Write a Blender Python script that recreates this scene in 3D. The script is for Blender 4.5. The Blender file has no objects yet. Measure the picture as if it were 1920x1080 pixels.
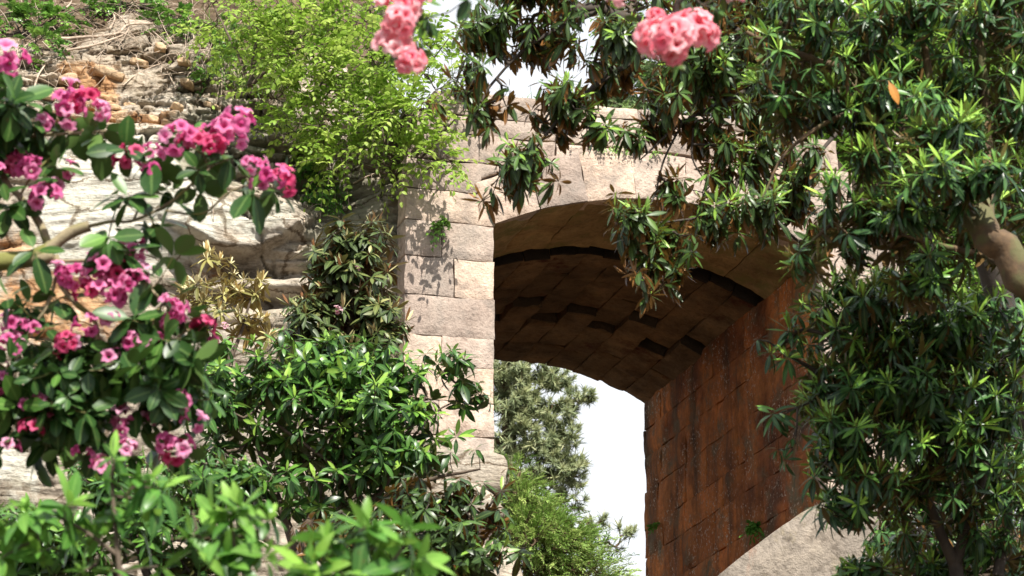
import bpy, bmesh, math, random
import numpy as np
from mathutils import Vector, Matrix
R = math.radians
rng = np.random.default_rng(11)
random.seed(5)
scene = bpy.context.scene
COL = scene.collection

# ------------------------------------------------------------------ camera frame
F = 5000.0
PITCH = math.atan(1460 / F)
CAM = np.array([0, 0, 1.6])
FWD = np.array([0, math.cos(PITCH), math.sin(PITCH)])
UP = np.array([0, -math.sin(PITCH), math.cos(PITCH)])
RT = np.array([1.0, 0, 0])

def at(px, py, d):
    """point on the line of sight of a photo pixel at ground distance d"""
    v = FWD + RT * ((px - 960) / F) + UP * ((540 - py) / F)
    return CAM + v * (d / v[1])

def proj(P):
    q = P - CAM
    w = q @ FWD
    return 960 + F * (q @ RT) / w, 540 - F * (q @ UP) / w

def on_plane(px, py, p, n):
    v = FWD + RT * ((px - 960) / F) + UP * ((540 - py) / F)
    t = ((p - CAM) @ n) / (v @ n)
    return CAM + v * t

def unit(v):
    return v / np.maximum(np.linalg.norm(v, axis=-1, keepdims=True), 1e-9)

# ------------------------------------------------------------------ noise
def _hash(i, j, k, s):
    h = (i * 374761393 + j * 668265263 + k * 2147483647 + s * 1274126177) & 0xFFFFFFFF
    h = ((h ^ (h >> 13)) * 1274126177) & 0xFFFFFFFF
    h = ((h ^ (h >> 16)) * 2246822519) & 0xFFFFFFFF
    return ((h ^ (h >> 15)) & 0xFFFFFF) / float(0xFFFFFF)

def vnoise(P, s=0):
    P = np.asarray(P, float)
    I = np.floor(P).astype(np.int64)
    f = P - I
    f = f * f * (3 - 2 * f)
    o = 0
    for a in (0, 1):
        for b in (0, 1):
            for c in (0, 1):
                w = (f[..., 0] if a else 1 - f[..., 0]) * (f[..., 1] if b else 1 - f[..., 1]) * (f[..., 2] if c else 1 - f[..., 2])
                o = o + w * _hash(I[..., 0] + a, I[..., 1] + b, I[..., 2] + c, s)
    return o * 2 - 1

def fbm(P, s=0, o=4):
    P = np.asarray(P, float)
    r, a = 0, 0.5
    for i in range(o):
        r = r + a * vnoise(P * 2 ** i + i * 7.3, s + i)
        a *= 0.5
    return r

# ------------------------------------------------------------------ materials
def mat(name):
    m = bpy.data.materials.new(name)
    m.use_nodes = True
    nt = m.node_tree
    nt.nodes.clear()
    return m, nt.nodes, nt.links

def nd(N, t, **kw):
    n = N.new(t)
    for k, v in kw.items():
        if k in n.inputs:
            n.inputs[k].default_value = v
        else:
            setattr(n, k, v)
    return n

def ramp(N, stops, interp='LINEAR'):
    r = N.new('ShaderNodeValToRGB')
    r.color_ramp.interpolation = interp
    e = r.color_ramp.elements
    while len(e) < len(stops):
        e.new(0.5)
    for i, (p, c) in enumerate(stops):
        e[i].position = p
        e[i].color = (*c, 1) if len(c) == 3 else c
    return r

def leaf_mat(name, stops, under, rough=0.35, trans=0.3, tcol=None, spec=0.32, bump=0.0):
    m, N, L = mat(name)
    a = nd(N, 'ShaderNodeAttribute', attribute_name='tint')
    r = ramp(N, stops)
    L.new(a.outputs['Fac'], r.inputs[0])
    tc = nd(N, 'ShaderNodeTexCoord')
    no = nd(N, 'ShaderNodeTexNoise', Scale=9.0, Detail=4.0)
    L.new(tc.outputs['Object'], no.inputs['Vector'])
    hs = nd(N, 'ShaderNodeHueSaturation')
    mr = nd(N, 'ShaderNodeMapRange')
    mr.inputs[1].default_value = 0.3; mr.inputs[2].default_value = 0.7
    mr.inputs[3].default_value = 0.75; mr.inputs[4].default_value = 1.25
    L.new(no.outputs['Fac'], mr.inputs[0]); L.new(mr.outputs[0], hs.inputs['Value'])
    L.new(r.outputs[0], hs.inputs['Color'])
    ra_ = nd(N, 'ShaderNodeAttribute', attribute_name='rib')
    rr_ = ramp(N, [(.80, (0, 0, 0)), (.97, (.55, .55, .55))]); L.new(ra_.outputs['Fac'], rr_.inputs[0])
    spots = nd(N, 'ShaderNodeTexNoise', Scale=55.0, Detail=2.0); L.new(tc.outputs['Object'], spots.inputs['Vector'])
    rs_ = ramp(N, [(.66, (0, 0, 0)), (.74, (.6, .6, .6))]); L.new(spots.outputs['Fac'], rs_.inputs[0])
    bl = nd(N, 'ShaderNodeMix', data_type='RGBA'); L.new(rs_.outputs[0], bl.inputs[0]); L.new(hs.outputs[0], bl.inputs[6]); bl.inputs[7].default_value = (.12, .10, .03, 1)
    rm_ = nd(N, 'ShaderNodeMix', data_type='RGBA'); L.new(rr_.outputs[0], rm_.inputs[0]); L.new(bl.outputs[2], rm_.inputs[6])
    pale = nd(N, 'ShaderNodeMix', data_type='RGBA', blend_type='ADD'); pale.inputs[0].default_value = 1; L.new(bl.outputs[2], pale.inputs[6]); pale.inputs[7].default_value = (.12, .17, .05, 1)
    L.new(pale.outputs[2], rm_.inputs[7])
    g = nd(N, 'ShaderNodeNewGeometry')
    mx = nd(N, 'ShaderNodeMix', data_type='RGBA')
    L.new(g.outputs['Backfacing'], mx.inputs[0])
    L.new(rm_.outputs[2], mx.inputs[6])
    if under is None:
        L.new(hs.outputs[0], mx.inputs[7])
    else:
        mx.inputs[7].default_value = (*under, 1)
    p = nd(N, 'ShaderNodeBsdfPrincipled', Roughness=rough)
    p.inputs['Specular IOR Level'].default_value = spec
    L.new(mx.outputs[2], p.inputs['Base Color'])
    t = nd(N, 'ShaderNodeBsdfTranslucent')
    if tcol is None:
        L.new(hs.outputs[0], t.inputs['Color'])
    else:
        t.inputs['Color'].default_value = (*tcol, 1)
    ms = nd(N, 'ShaderNodeMixShader', Fac=trans)
    L.new(p.outputs[0], ms.inputs[1]); L.new(t.outputs[0], ms.inputs[2])
    o = nd(N, 'ShaderNodeOutputMaterial')
    L.new(ms.outputs[0], o.inputs[0])
    return m

def stone_mat(name, base, blotch, scale=1.5, speck=None, speck_amt=0.62, fine=22.0, bump=0.6, streak=None, rough=0.95, attr=None, beds=False, var=.0, moss=None, moss_pos=(0.55, 0.7), streak_pos=(.5, .64)):
    """base / blotch: ramps of noise; speck: lichen dots; streak: vertical water stains"""
    m, N, L = mat(name)
    tc = nd(N, 'ShaderNodeTexCoord')
    n1 = nd(N, 'ShaderNodeTexNoise', Scale=scale, Detail=6.0, Roughness=0.6)
    L.new(tc.outputs['Object'], n1.inputs['Vector'])
    r1 = ramp(N, base); L.new(n1.outputs['Fac'], r1.inputs[0])
    n2 = nd(N, 'ShaderNodeTexNoise', Scale=scale * 4.3, Detail=8.0, Roughness=0.7)
    L.new(tc.outputs['Object'], n2.inputs['Vector'])
    r2 = ramp(N, blotch); L.new(n2.outputs['Fac'], r2.inputs[0])
    mu = nd(N, 'ShaderNodeMix', data_type='RGBA', blend_type='MULTIPLY'); mu.inputs[0].default_value = 1
    L.new(r1.outputs[0], mu.inputs[6]); L.new(r2.outputs[0], mu.inputs[7])
    cur = mu.outputs[2]
    n3 = nd(N, 'ShaderNodeTexNoise', Scale=fine, Detail=5.0, Roughness=0.7)
    L.new(tc.outputs['Object'], n3.inputs['Vector'])
    r3 = ramp(N, [(0.3, (0.62, 0.6, 0.58)), (0.5, (1, 1, 1)), (0.75, (1.15, 1.12, 1.1))])
    L.new(n3.outputs['Fac'], r3.inputs[0])
    mu = nd(N, 'ShaderNodeMix', data_type='RGBA', blend_type='MULTIPLY'); mu.inputs[0].default_value = 0.8
    L.new(cur, mu.inputs[6]); L.new(r3.outputs[0], mu.inputs[7]); cur = mu.outputs[2]
    # each block has a tint of its own
    a = nd(N, 'ShaderNodeAttribute', attribute_name='tint')
    rt = ramp(N, [(0, (0.80 - .3 * var, 0.79 - .3 * var, 0.79 - .3 * var)), (0.5, (0.98, 0.97, 0.96)), (1, (1.12 + .15 * var, 1.06 + .1 * var, 1.0))])
    L.new(a.outputs['Fac'], rt.inputs[0])
    mu = nd(N, 'ShaderNodeMix', data_type='RGBA', blend_type='MULTIPLY'); mu.inputs[0].default_value = 1
    L.new(cur, mu.inputs[6]); L.new(rt.outputs[0], mu.inputs[7]); cur = mu.outputs[2]
    if beds:
        mp = nd(N, 'ShaderNodeMapping'); mp.inputs['Scale'].default_value = (1.3, 1.3, 9.0); mp.inputs['Rotation'].default_value = (0, .06, 0)
        L.new(tc.outputs['Object'], mp.inputs[0])
        nb_ = nd(N, 'ShaderNodeTexNoise', Scale=1.7, Detail=9.0, Roughness=.72, Distortion=.5); L.new(mp.outputs[0], nb_.inputs['Vector'])
        vo = nd(N, 'ShaderNodeTexVoronoi', feature='DISTANCE_TO_EDGE', Scale=1.15); mp2 = nd(N, 'ShaderNodeMapping'); mp2.inputs['Scale'].default_value = (.8, .8, 1.9); mp2.inputs['Rotation'].default_value = (0, .5, 0)
        ds = nd(N, 'ShaderNodeMix', data_type='RGBA', blend_type='ADD'); ds.inputs[0].default_value = .22; L.new(tc.outputs['Object'], ds.inputs[6]); L.new(n2.outputs['Color'], ds.inputs[7])
        L.new(ds.outputs[2], mp2.inputs[0]); L.new(mp2.outputs[0], vo.inputs['Vector'])
        CR = ramp(N, [(.0, (.25, .2, .15)), (.012, (.5, .45, .4)), (.022, (1, 1, 1))]); L.new(vo.outputs['Distance'], CR.inputs[0])
        BED = ramp(N, [(.34, (.30, .26, .22)), (.43, (.74, .71, .68)), (.52, (1, .99, .97)), (.68, (1.12, 1.1, 1.06))]); L.new(nb_.outputs['Fac'], BED.inputs[0])
    for nm, stops in (attr or {}).items():
        a2 = nd(N, 'ShaderNodeAttribute', attribute_name=nm)
        na = nd(N, 'ShaderNodeTexNoise', Scale=3.2, Detail=7.0, Roughness=0.65)
        L.new(tc.outputs['Object'], na.inputs['Vector'])
        ad = nd(N, 'ShaderNodeMath', operation='ADD'); L.new(a2.outputs['Fac'], ad.inputs[0])
        sb = nd(N, 'ShaderNodeMath', operation='SUBTRACT'); L.new(na.outputs['Fac'], sb.inputs[0]); sb.inputs[1].default_value = 0.5
        m2 = nd(N, 'ShaderNodeMath', operation='MULTIPLY'); L.new(sb.outputs[0], m2.inputs[0]); m2.inputs[1].default_value = 1.6
        L.new(m2.outputs[0], ad.inputs[1])
        ra = ramp(N, [(0.42, (0, 0, 0)), (0.62, (1, 1, 1))]); L.new(ad.outputs[0], ra.inputs[0])
        rc = ramp(N, stops); L.new(n2.outputs['Fac'], rc.inputs[0])
        mx = nd(N, 'ShaderNodeMix', data_type='RGBA')
        L.new(ra.outputs[0], mx.inputs[0]); L.new(cur, mx.inputs[6]); L.new(rc.outputs[0], mx.inputs[7]); cur = mx.outputs[2]
    if beds:
        mu = nd(N, 'ShaderNodeMix', data_type='RGBA', blend_type='MULTIPLY'); mu.inputs[0].default_value = .85
        L.new(cur, mu.inputs[6]); L.new(BED.outputs[0], mu.inputs[7]); cur = mu.outputs[2]
        mu = nd(N, 'ShaderNodeMix', data_type='RGBA', blend_type='MULTIPLY'); mu.inputs[0].default_value = .9
        L.new(cur, mu.inputs[6]); L.new(CR.outputs[0], mu.inputs[7]); cur = mu.outputs[2]
    if streak:
        mp = nd(N, 'ShaderNodeMapping'); mp.inputs['Scale'].default_value = (1.9, 1.9, 0.22)
        L.new(tc.outputs['Object'], mp.inputs[0])
        ns = nd(N, 'ShaderNodeTexNoise', Scale=1.6, Detail=6.0, Roughness=0.65); L.new(mp.outputs[0], ns.inputs['Vector'])
        rs = ramp(N, [(streak_pos[0], (0, 0, 0)), (streak_pos[1], (.9, .9, .9))]); L.new(ns.outputs['Fac'], rs.inputs[0])
        mx = nd(N, 'ShaderNodeMix', data_type='RGBA'); L.new(rs.outputs[0], mx.inputs[0])
        L.new(cur, mx.inputs[6]); mx.inputs[7].default_value = (*streak, 1); cur = mx.outputs[2]
    if moss:
        nm_ = nd(N, 'ShaderNodeTexNoise', Scale=2.7, Detail=8.0, Roughness=0.7)
        mp = nd(N, 'ShaderNodeMapping'); mp.inputs['Location'].default_value = (7, 3, 9)
        L.new(tc.outputs['Object'], mp.inputs[0]); L.new(mp.outputs[0], nm_.inputs['Vector'])
        rm = ramp(N, [(moss_pos[0], (0, 0, 0)), (moss_pos[1], (1, 1, 1))]); L.new(nm_.outputs['Fac'], rm.inputs[0])
        mx = nd(N, 'ShaderNodeMix', data_type='RGBA'); L.new(rm.outputs[0], mx.inputs[0])
        L.new(cur, mx.inputs[6]); mx.inputs[7].default_value = (*moss, 1); cur = mx.outputs[2]
    if speck:
        n4 = nd(N, 'ShaderNodeTexNoise', Scale=30.0, Detail=4.0, Roughness=0.6)
        L.new(tc.outputs['Object'], n4.inputs['Vector'])
        r4 = ramp(N, [(speck_amt, (0, 0, 0)), (speck_amt + 0.05, (1, 1, 1))]); L.new(n4.outputs['Fac'], r4.inputs[0])
        n5 = nd(N, 'ShaderNodeTexNoise', Scale=2.6, Detail=5.0); L.new(tc.outputs['Object'], n5.inputs['Vector'])
        r5 = ramp(N, [(.44, (.04, .04, .04)), (.60, (1, 1, 1))]); L.new(n5.outputs['Fac'], r5.inputs[0])
        m5 = nd(N, 'ShaderNodeMath', operation='MULTIPLY'); L.new(r4.outputs[0], m5.inputs[0]); L.new(r5.outputs[0], m5.inputs[1])
        mx = nd(N, 'ShaderNodeMix', data_type='RGBA'); L.new(m5.outputs[0], mx.inputs[0])
        L.new(cur, mx.inputs[6]); mx.inputs[7].default_value = (*speck, 1); cur = mx.outputs[2]
    p = nd(N, 'ShaderNodeBsdfPrincipled', Roughness=rough)
    p.inputs['Specular IOR Level'].default_value = 0.2
    L.new(cur, p.inputs['Base Color'])
    mb = nd(N, 'ShaderNodeMath', operation='MULTIPLY_ADD'); mb.inputs[1].default_value = 1.0
    L.new(n2.outputs['Fac'], mb.inputs[0]); L.new(n3.outputs['Fac'], mb.inputs[2])
    if beds:
        m3 = nd(N, 'ShaderNodeMath', operation='MULTIPLY_ADD'); m3.inputs[1].default_value = 1.6; L.new(nb_.outputs['Fac'], m3.inputs[0]); L.new(mb.outputs[0], m3.inputs[2]); mb = m3
    b = nd(N, 'ShaderNodeBump', Strength=bump, Distance=0.02)
    L.new(mb.outputs[0], b.inputs['Height']); L.new(b.outputs[0], p.inputs['Normal'])
    o = nd(N, 'ShaderNodeOutputMaterial'); L.new(p.outputs[0], o.inputs[0])
    return m

def bark_mat(name, c0, c1, sc=14.0, moss=None):
    m, N, L = mat(name)
    tc = nd(N, 'ShaderNodeTexCoord')
    n = nd(N, 'ShaderNodeTexNoise', Scale=sc, Detail=6.0, Roughness=0.65)
    L.new(tc.outputs['Object'], n.inputs['Vector'])
    r = ramp(N, [(0.3, c0), (0.7, c1)]); L.new(n.outputs['Fac'], r.inputs[0])
    cur = r.outputs[0]
    if moss:
        n2 = nd(N, 'ShaderNodeTexNoise', Scale=9.0, Detail=5.0); L.new(tc.outputs['Object'], n2.inputs['Vector'])
        r2 = ramp(N, [(0.5, (0, 0, 0)), (0.6, (1, 1, 1))]); L.new(n2.outputs['Fac'], r2.inputs[0])
        mx = nd(N, 'ShaderNodeMix', data_type='RGBA'); L.new(r2.outputs[0], mx.inputs[0])
        L.new(cur, mx.inputs[6]); mx.inputs[7].default_value = (*moss, 1); cur = mx.outputs[2]
    p = nd(N, 'ShaderNodeBsdfPrincipled', Roughness=0.85)
    L.new(cur, p.inputs['Base Color'])
    b = nd(N, 'ShaderNodeBump', Strength=0.6, Distance=0.01)
    L.new(n.outputs['Fac'], b.inputs['Height']); L.new(b.outputs[0], p.inputs['Normal'])
    o = nd(N, 'ShaderNodeOutputMaterial'); L.new(p.outputs[0], o.inputs[0])
    return m

def petal_mat(name, stops):
    m, N, L = mat(name)
    a = nd(N, 'ShaderNodeAttribute', attribute_name='tint')
    oi = nd(N, 'ShaderNodeObjectInfo')
    ad = nd(N, 'ShaderNodeMath', operation='MULTIPLY_ADD'); ad.inputs[1].default_value = 0.35
    L.new(oi.outputs['Random'], ad.inputs[0]); L.new(a.outputs['Fac'], ad.inputs[2])
    r = ramp(N, stops); L.new(ad.outputs[0], r.inputs[0])
    p = nd(N, 'ShaderNodeBsdfPrincipled', Roughness=0.55)
    p.inputs['Specular IOR Level'].default_value = 0.25
    t = nd(N, 'ShaderNodeBsdfTranslucent')
    L.new(r.outputs[0], p.inputs['Base Color']); L.new(r.outputs[0], t.inputs['Color'])
    ms = nd(N, 'ShaderNodeMixShader', Fac=0.45)
    L.new(p.outputs[0], ms.inputs[1]); L.new(t.outputs[0], ms.inputs[2])
    o = nd(N, 'ShaderNodeOutputMaterial'); L.new(ms.outputs[0], o.inputs[0])
    return m

M = {}
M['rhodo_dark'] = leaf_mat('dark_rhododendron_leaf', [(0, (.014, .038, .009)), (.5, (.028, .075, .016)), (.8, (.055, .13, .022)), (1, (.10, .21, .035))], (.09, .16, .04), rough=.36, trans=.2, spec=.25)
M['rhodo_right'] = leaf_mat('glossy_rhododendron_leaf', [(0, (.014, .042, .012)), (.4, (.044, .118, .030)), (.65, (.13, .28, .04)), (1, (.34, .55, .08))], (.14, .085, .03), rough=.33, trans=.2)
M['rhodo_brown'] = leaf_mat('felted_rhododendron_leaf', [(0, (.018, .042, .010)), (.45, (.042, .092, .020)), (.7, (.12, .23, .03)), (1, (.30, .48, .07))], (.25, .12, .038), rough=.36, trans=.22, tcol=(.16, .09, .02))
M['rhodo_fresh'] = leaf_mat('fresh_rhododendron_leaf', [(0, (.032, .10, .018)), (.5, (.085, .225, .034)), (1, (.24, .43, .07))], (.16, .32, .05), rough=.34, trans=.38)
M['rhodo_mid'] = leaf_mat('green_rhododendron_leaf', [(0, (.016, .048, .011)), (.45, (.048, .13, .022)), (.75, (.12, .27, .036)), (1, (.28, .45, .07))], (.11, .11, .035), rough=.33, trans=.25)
M['rhodo_bronze'] = leaf_mat('bronze_rhododendron_leaf', [(0, (.026, .048, .014)), (.45, (.062, .092, .026)), (.75, (.16, .17, .05)), (1, (.45, .40, .20))], (.22, .09, .035), rough=.42, trans=.15)
M['rhodo_olive'] = leaf_mat('golden_olive_leaf', [(0, (.14, .13, .03)), (.5, (.30, .27, .09)), (1, (.66, .60, .36))], (.36, .24, .08), rough=.5, trans=.2)
M['elm'] = leaf_mat('young_elm_leaf', [(0, (.13, .24, .025)), (.5, (.26, .41, .055)), (1, (.44, .56, .12))], None, rough=.5, trans=.5)
M['ivy'] = leaf_mat('ivy_leaf', [(0, (.05, .13, .02)), (.6, (.13, .27, .04)), (1, (.22, .38, .07))], None, rough=.32, trans=.25)
M['fern'] = leaf_mat('fern_leaf', [(0, (.05, .16, .02)), (1, (.12, .30, .04))], None, rough=.5, trans=.4)
M['grass'] = leaf_mat('grass_blade', [(0, (.07, .13, .03)), (.6, (.14, .24, .04)), (1, (.32, .34, .12))], None, rough=.5, trans=.35)
M['pine'] = leaf_mat('pine_needle', [(0, (.13, .17, .08)), (.5, (.27, .31, .155)), (1, (.45, .46, .25))], None, rough=.5, trans=.25)
M['cypress'] = leaf_mat('cypress_spray', [(0, (.10, .19, .035)), (.5, (.24, .38, .08)), (1, (.46, .56, .17))], None, rough=.55, trans=.35)
M['wood_leaf'] = leaf_mat('broad_tree_leaf', [(0, (.07, .16, .025)), (.5, (.15, .28, .04)), (1, (.27, .42, .07))], None, rough=.45, trans=.5)
M['hazy_leaf'] = leaf_mat('greyish_tree_leaf', [(0, (.12, .19, .08)), (.5, (.2, .29, .12)), (1, (.3, .38, .18))], None, rough=.5, trans=.4)
M['dead_leaf'] = leaf_mat('withered_leaf', [(0, (.42, .16, .03)), (1, (.60, .27, .05))], None, rough=.5, trans=.4)
M['bark'] = bark_mat('rhododendron_bark', (.045, .030, .020), (.13, .095, .065))
M['bark_dark'] = bark_mat('dark_twig_bark', (.022, .016, .012), (.06, .045, .032))
M['bark_pale'] = bark_mat('mossy_pale_bark', (.13, .10, .06), (.32, .27, .16), sc=18, moss=(.15, .15, .035))
M['bark_trunk'] = bark_mat('brown_trunk_bark', (.035, .022, .012), (.15, .09, .042), sc=17, moss=(.09, .085, .03))
M['root'] = bark_mat('dry_root_bark', (.22, .16, .11), (.50, .40, .31), sc=20)
M['petal'] = petal_mat('pink_petal', [(0, (.36, .02, .11)), (.35, (.55, .07, .24)), (.7, (.70, .18, .38)), (1, (.83, .44, .60))])
M['petal_crimson'] = petal_mat('crimson_petal', [(0, (.30, .008, .05)), (.4, (.50, .03, .12)), (1, (.72, .14, .28))])
M['petal_salmon'] = petal_mat('salmon_petal', [(0, (.66, .07, .14)), (.35, (.80, .20, .27)), (.7, (.88, .42, .46)), (1, (.92, .68, .68))])
M['petal_pale'] = petal_mat('pale_petal', [(0, (.60, .26, .34)), (1, (.86, .62, .66))])
M['ashlar'] = stone_mat('weathered_ashlar', [(.25, (.42, .33, .275)), (.5, (.54, .445, .38)), (.75, (.62, .54, .46))], [(.30, (.42, .38, .36)), (.44, (.86, .84, .82)), (.56, (1, .98, .96)), (.72, (1.12, 1.1, 1.06))], scale=1.3, bump=.8, fine=34, moss=(.25, .215, .185), moss_pos=(.47, .68), streak=(.27, .22, .185), streak_pos=(.54, .80), var=.35)
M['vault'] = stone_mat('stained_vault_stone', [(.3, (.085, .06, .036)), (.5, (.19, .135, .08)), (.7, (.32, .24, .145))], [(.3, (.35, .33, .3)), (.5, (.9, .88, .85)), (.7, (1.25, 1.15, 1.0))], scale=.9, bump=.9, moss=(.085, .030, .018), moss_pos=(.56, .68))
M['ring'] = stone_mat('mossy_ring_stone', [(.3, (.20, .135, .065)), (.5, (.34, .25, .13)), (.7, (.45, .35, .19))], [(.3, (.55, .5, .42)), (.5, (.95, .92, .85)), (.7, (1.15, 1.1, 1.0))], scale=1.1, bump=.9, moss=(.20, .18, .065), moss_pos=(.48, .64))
M['redwall'] = stone_mat('iron_stained_stone', [(.30, (.09, .06, .045)), (.40, (.34, .13, .055)), (.50, (.62, .25, .08)), (.62, (.52, .20, .07)), (.74, (.46, .36, .23))], [(.3, (.32, .3, .29)), (.44, (.75, .75, .75)), (.56, (1, 1, 1)), (.7, (1.3, 1.2, 1.05))], scale=.62, speck=(.58, .50, .39), speck_amt=.58, bump=1.0, streak=(.07, .056, .042), streak_pos=(.50, .68), moss=(.19, .16, .10), moss_pos=(.52, .66), var=.3)
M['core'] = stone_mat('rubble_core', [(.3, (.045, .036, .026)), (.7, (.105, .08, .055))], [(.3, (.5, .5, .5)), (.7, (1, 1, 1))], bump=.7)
M['slot_shade'] = stone_mat('slot_shade_stone', [(.3, (.018, .016, .015)), (.7, (.045, .036, .028))], [(.3, (.5, .5, .5)), (.7, (1, 1, 1))], bump=.7)  # black tone stands in for shade inside the vault slot
M['cliff'] = stone_mat('bedded_sandstone', [(.25, (.28, .245, .195)), (.5, (.40, .36, .30)), (.75, (.50, .47, .415))], [(.28, (.52, .46, .38)), (.46, (.94, .92, .9)), (.7, (1.1, 1.08, 1.06))], scale=.9, bump=1.0, beds=True,
    attr={'ochre': [(.3, (.30, .13, .045)), (.55, (.46, .29, .16)), (.75, (.56, .42, .28))], 'pale': [(.3, (.34, .32, .25)), (.45, (.47, .455, .39)), (.6, (.57, .555, .485)), (.75, (.63, .615, .55))], 'grey': [(.3, (.16, .15, .11)), (.6, (.30, .28, .22)), (.8, (.40, .37, .30))], 'soil': [(.3, (.05, .036, .022)), (.55, (.14, .10, .065)), (.8, (.28, .22, .16))]})
M['buttress'] = stone_mat('pale_ramp_stone', [(.25, (.19, .165, .14)), (.5, (.27, .24, .205)), (.75, (.33, .29, .24))], [(.3, (.38, .35, .33)), (.43, (.8, .78, .76)), (.55, (1, .98, .96)), (.7, (1.12, 1.1, 1.06))], scale=1.6, bump=1.0, streak=(.25, .12, .07), streak_pos=(.58, .66), moss=(.22, .18, .11), moss_pos=(.55, .68))
M['slab'] = stone_mat('ochre_ledge_stone', [(.25, (.30, .18, .09)), (.5, (.48, .33, .20)), (.75, (.58, .47, .33))], [(.3, (.5, .46, .42)), (.5, (.95, .93, .9)), (.7, (1.1, 1.08, 1.05))], scale=2.0, bump=.8)
M['soil'] = stone_mat('leaf_litter_soil', [(.3, (.05, .038, .024)), (.7, (.12, .09, .055))], [(.3, (.6, .6, .6)), (.7, (1.1, 1.1, 1.1))], bump=.8)

# ------------------------------------------------------------------ mesh building
class Geo:
    def __init__(s):
        s.v, s.f, s.a, s.r, s.n = [], [], [], [], 0
    def add(s, v, f, tint=0.5, rib=0.0):
        v = np.asarray(v, float).reshape(-1, 3)
        f = np.asarray(f, np.int64)
        s.v.append(v); s.f.append(f + s.n)
        s.a.append(np.broadcast_to(np.asarray(tint, float), (len(v),)).copy()); s.r.append(np.broadcast_to(np.asarray(rib, float), (len(v),)).copy())
        s.n += len(v)
    def build(s, name, m, parent=None, origin=None, attrs=None, smooth=True):
        V = np.concatenate(s.v); T = np.concatenate(s.a)
        o = np.zeros(3)
        if parent is not None:
            o = np.array(parent.location)
        elif origin is not None:
            o = np.asarray(origin, float)
        me = bpy.data.meshes.new(name)
        me.vertices.add(len(V)); me.vertices.foreach_set('co', (V - o).astype(np.float32).ravel())
        idx = np.concatenate([f.ravel() for f in s.f]); tot = np.concatenate([np.full(len(f), f.shape[1]) for f in s.f])
        me.loops.add(len(idx)); me.loops.foreach_set('vertex_index', idx.astype(np.int32))
        me.polygons.add(len(tot)); st = np.concatenate([[0], np.cumsum(tot)[:-1]])
        me.polygons.foreach_set('loop_start', st.astype(np.int32))
        me.polygons.foreach_set('loop_total', tot.astype(np.int32))
        me.polygons.foreach_set('use_smooth', np.full(len(tot), smooth, bool))
        at_ = me.attributes.new('tint', 'FLOAT', 'POINT'); at_.data.foreach_set('value', T.astype(np.float32))
        rb = np.concatenate(s.r)
        if rb.any():
            attrs = dict(attrs or {}); attrs['rib'] = rb
        for k, a in (attrs or {}).items():
            x = me.attributes.new(k, 'FLOAT', 'POINT'); x.data.foreach_set('value', a.astype(np.float32))
        me.materials.append(m); me.update(calc_edges=True); me.validate()
        ob = bpy.data.objects.new(name, me); COL.objects.link(ob)
        if parent is not None:
            ob.parent = parent
        else:
            ob.location = o
        return ob

def tag(o, label=None, cat=None, group=None, kind=None):
    if label: o['label'] = label
    if cat: o['category'] = cat
    if group: o['group'] = group
    if kind: o['kind'] = kind
    return o

def empty(name, loc, label, cat, group=None):
    e = bpy.data.objects.new(name, None); e.empty_display_size = .2
    COL.objects.link(e); e.location = tuple(float(x) for x in loc)
    return tag(e, label, cat, group)

def tube(g, pts, rad, n=8, wob=0.0, tint=.5):
    P = np.asarray(pts, float); k = len(P)
    rad = np.broadcast_to(np.asarray(rad, float), (k,))
    T = unit(np.gradient(P, axis=0))
    ref = np.array([.31, .2, .93])
    A = unit(np.cross(T, ref)); B = np.cross(T, A)
    an = np.linspace(0, 2 * np.pi, n, endpoint=False)
    rr = rad[:, None] * np.ones(n)
    if wob:
        rr = rr * (1 + wob * fbm(np.stack([np.cos(an)[None] * 1.5 + P[:, :1] * 6, np.sin(an)[None] * 1.5 + P[:, 1:2] * 6, np.zeros((k, n)) + P[:, 2:] * 6], -1), 3, 3) * 2)
    V = P[:, None] + rr[..., None] * (np.cos(an)[None, :, None] * A[:, None] + np.sin(an)[None, :, None] * B[:, None])
    i = np.arange(k - 1)[:, None] * n; j = np.arange(n)[None]; j2 = (j + 1) % n
    f = np.stack([i + j, i + j2, i + n + j2, i + n + j], -1).reshape(-1, 4)
    g.add(V.reshape(-1, 3), f, tint)
    g.add(V[-1], [list(range(n))], tint); g.add(V[0], [list(range(n))[::-1]], tint)

def smooth(pts, n=6):
    P = np.asarray(pts, float)
    if len(P) < 3:
        return np.array([P[0] + (P[-1] - P[0]) * t for t in np.linspace(0, 1, n)])
    Q = np.vstack([2 * P[0] - P[1], P, 2 * P[-1] - P[-2]]); out = []
    for i in range(1, len(Q) - 2):
        for t in np.linspace(0, 1, n, endpoint=False):
            a, b, c, d = Q[i - 1:i + 3]
            out.append(.5 * (2 * b + (c - a) * t + (2 * a - 5 * b + 4 * c - d) * t * t + (3 * b - a - 3 * c + d) * t ** 3))
    out.append(P[-1])
    return np.array(out)

def segs(g, A, B, ra, rb, n=5):
    """many straight tapered twigs at once"""
    A, B = np.asarray(A), np.asarray(B); k = len(A)
    if k == 0: return
    T = unit(B - A); X = unit(np.cross(T, np.array([.3, .21, .93]))); Y = np.cross(T, X)
    an = np.linspace(0, 2 * np.pi, n, endpoint=False)
    c = np.cos(an)[None, :, None] * X[:, None] + np.sin(an)[None, :, None] * Y[:, None]
    V = np.concatenate([A[:, None] + c * np.asarray(ra)[:, None, None], B[:, None] + c * np.asarray(rb)[:, None, None]], 1)
    j = np.arange(n); j2 = (j + 1) % n
    f = np.stack([j, j2, n + j2, n + j], -1)[None] + (np.arange(k) * 2 * n)[:, None, None]
    g.add(V.reshape(-1, 3), f.reshape(-1, 4))

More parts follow.
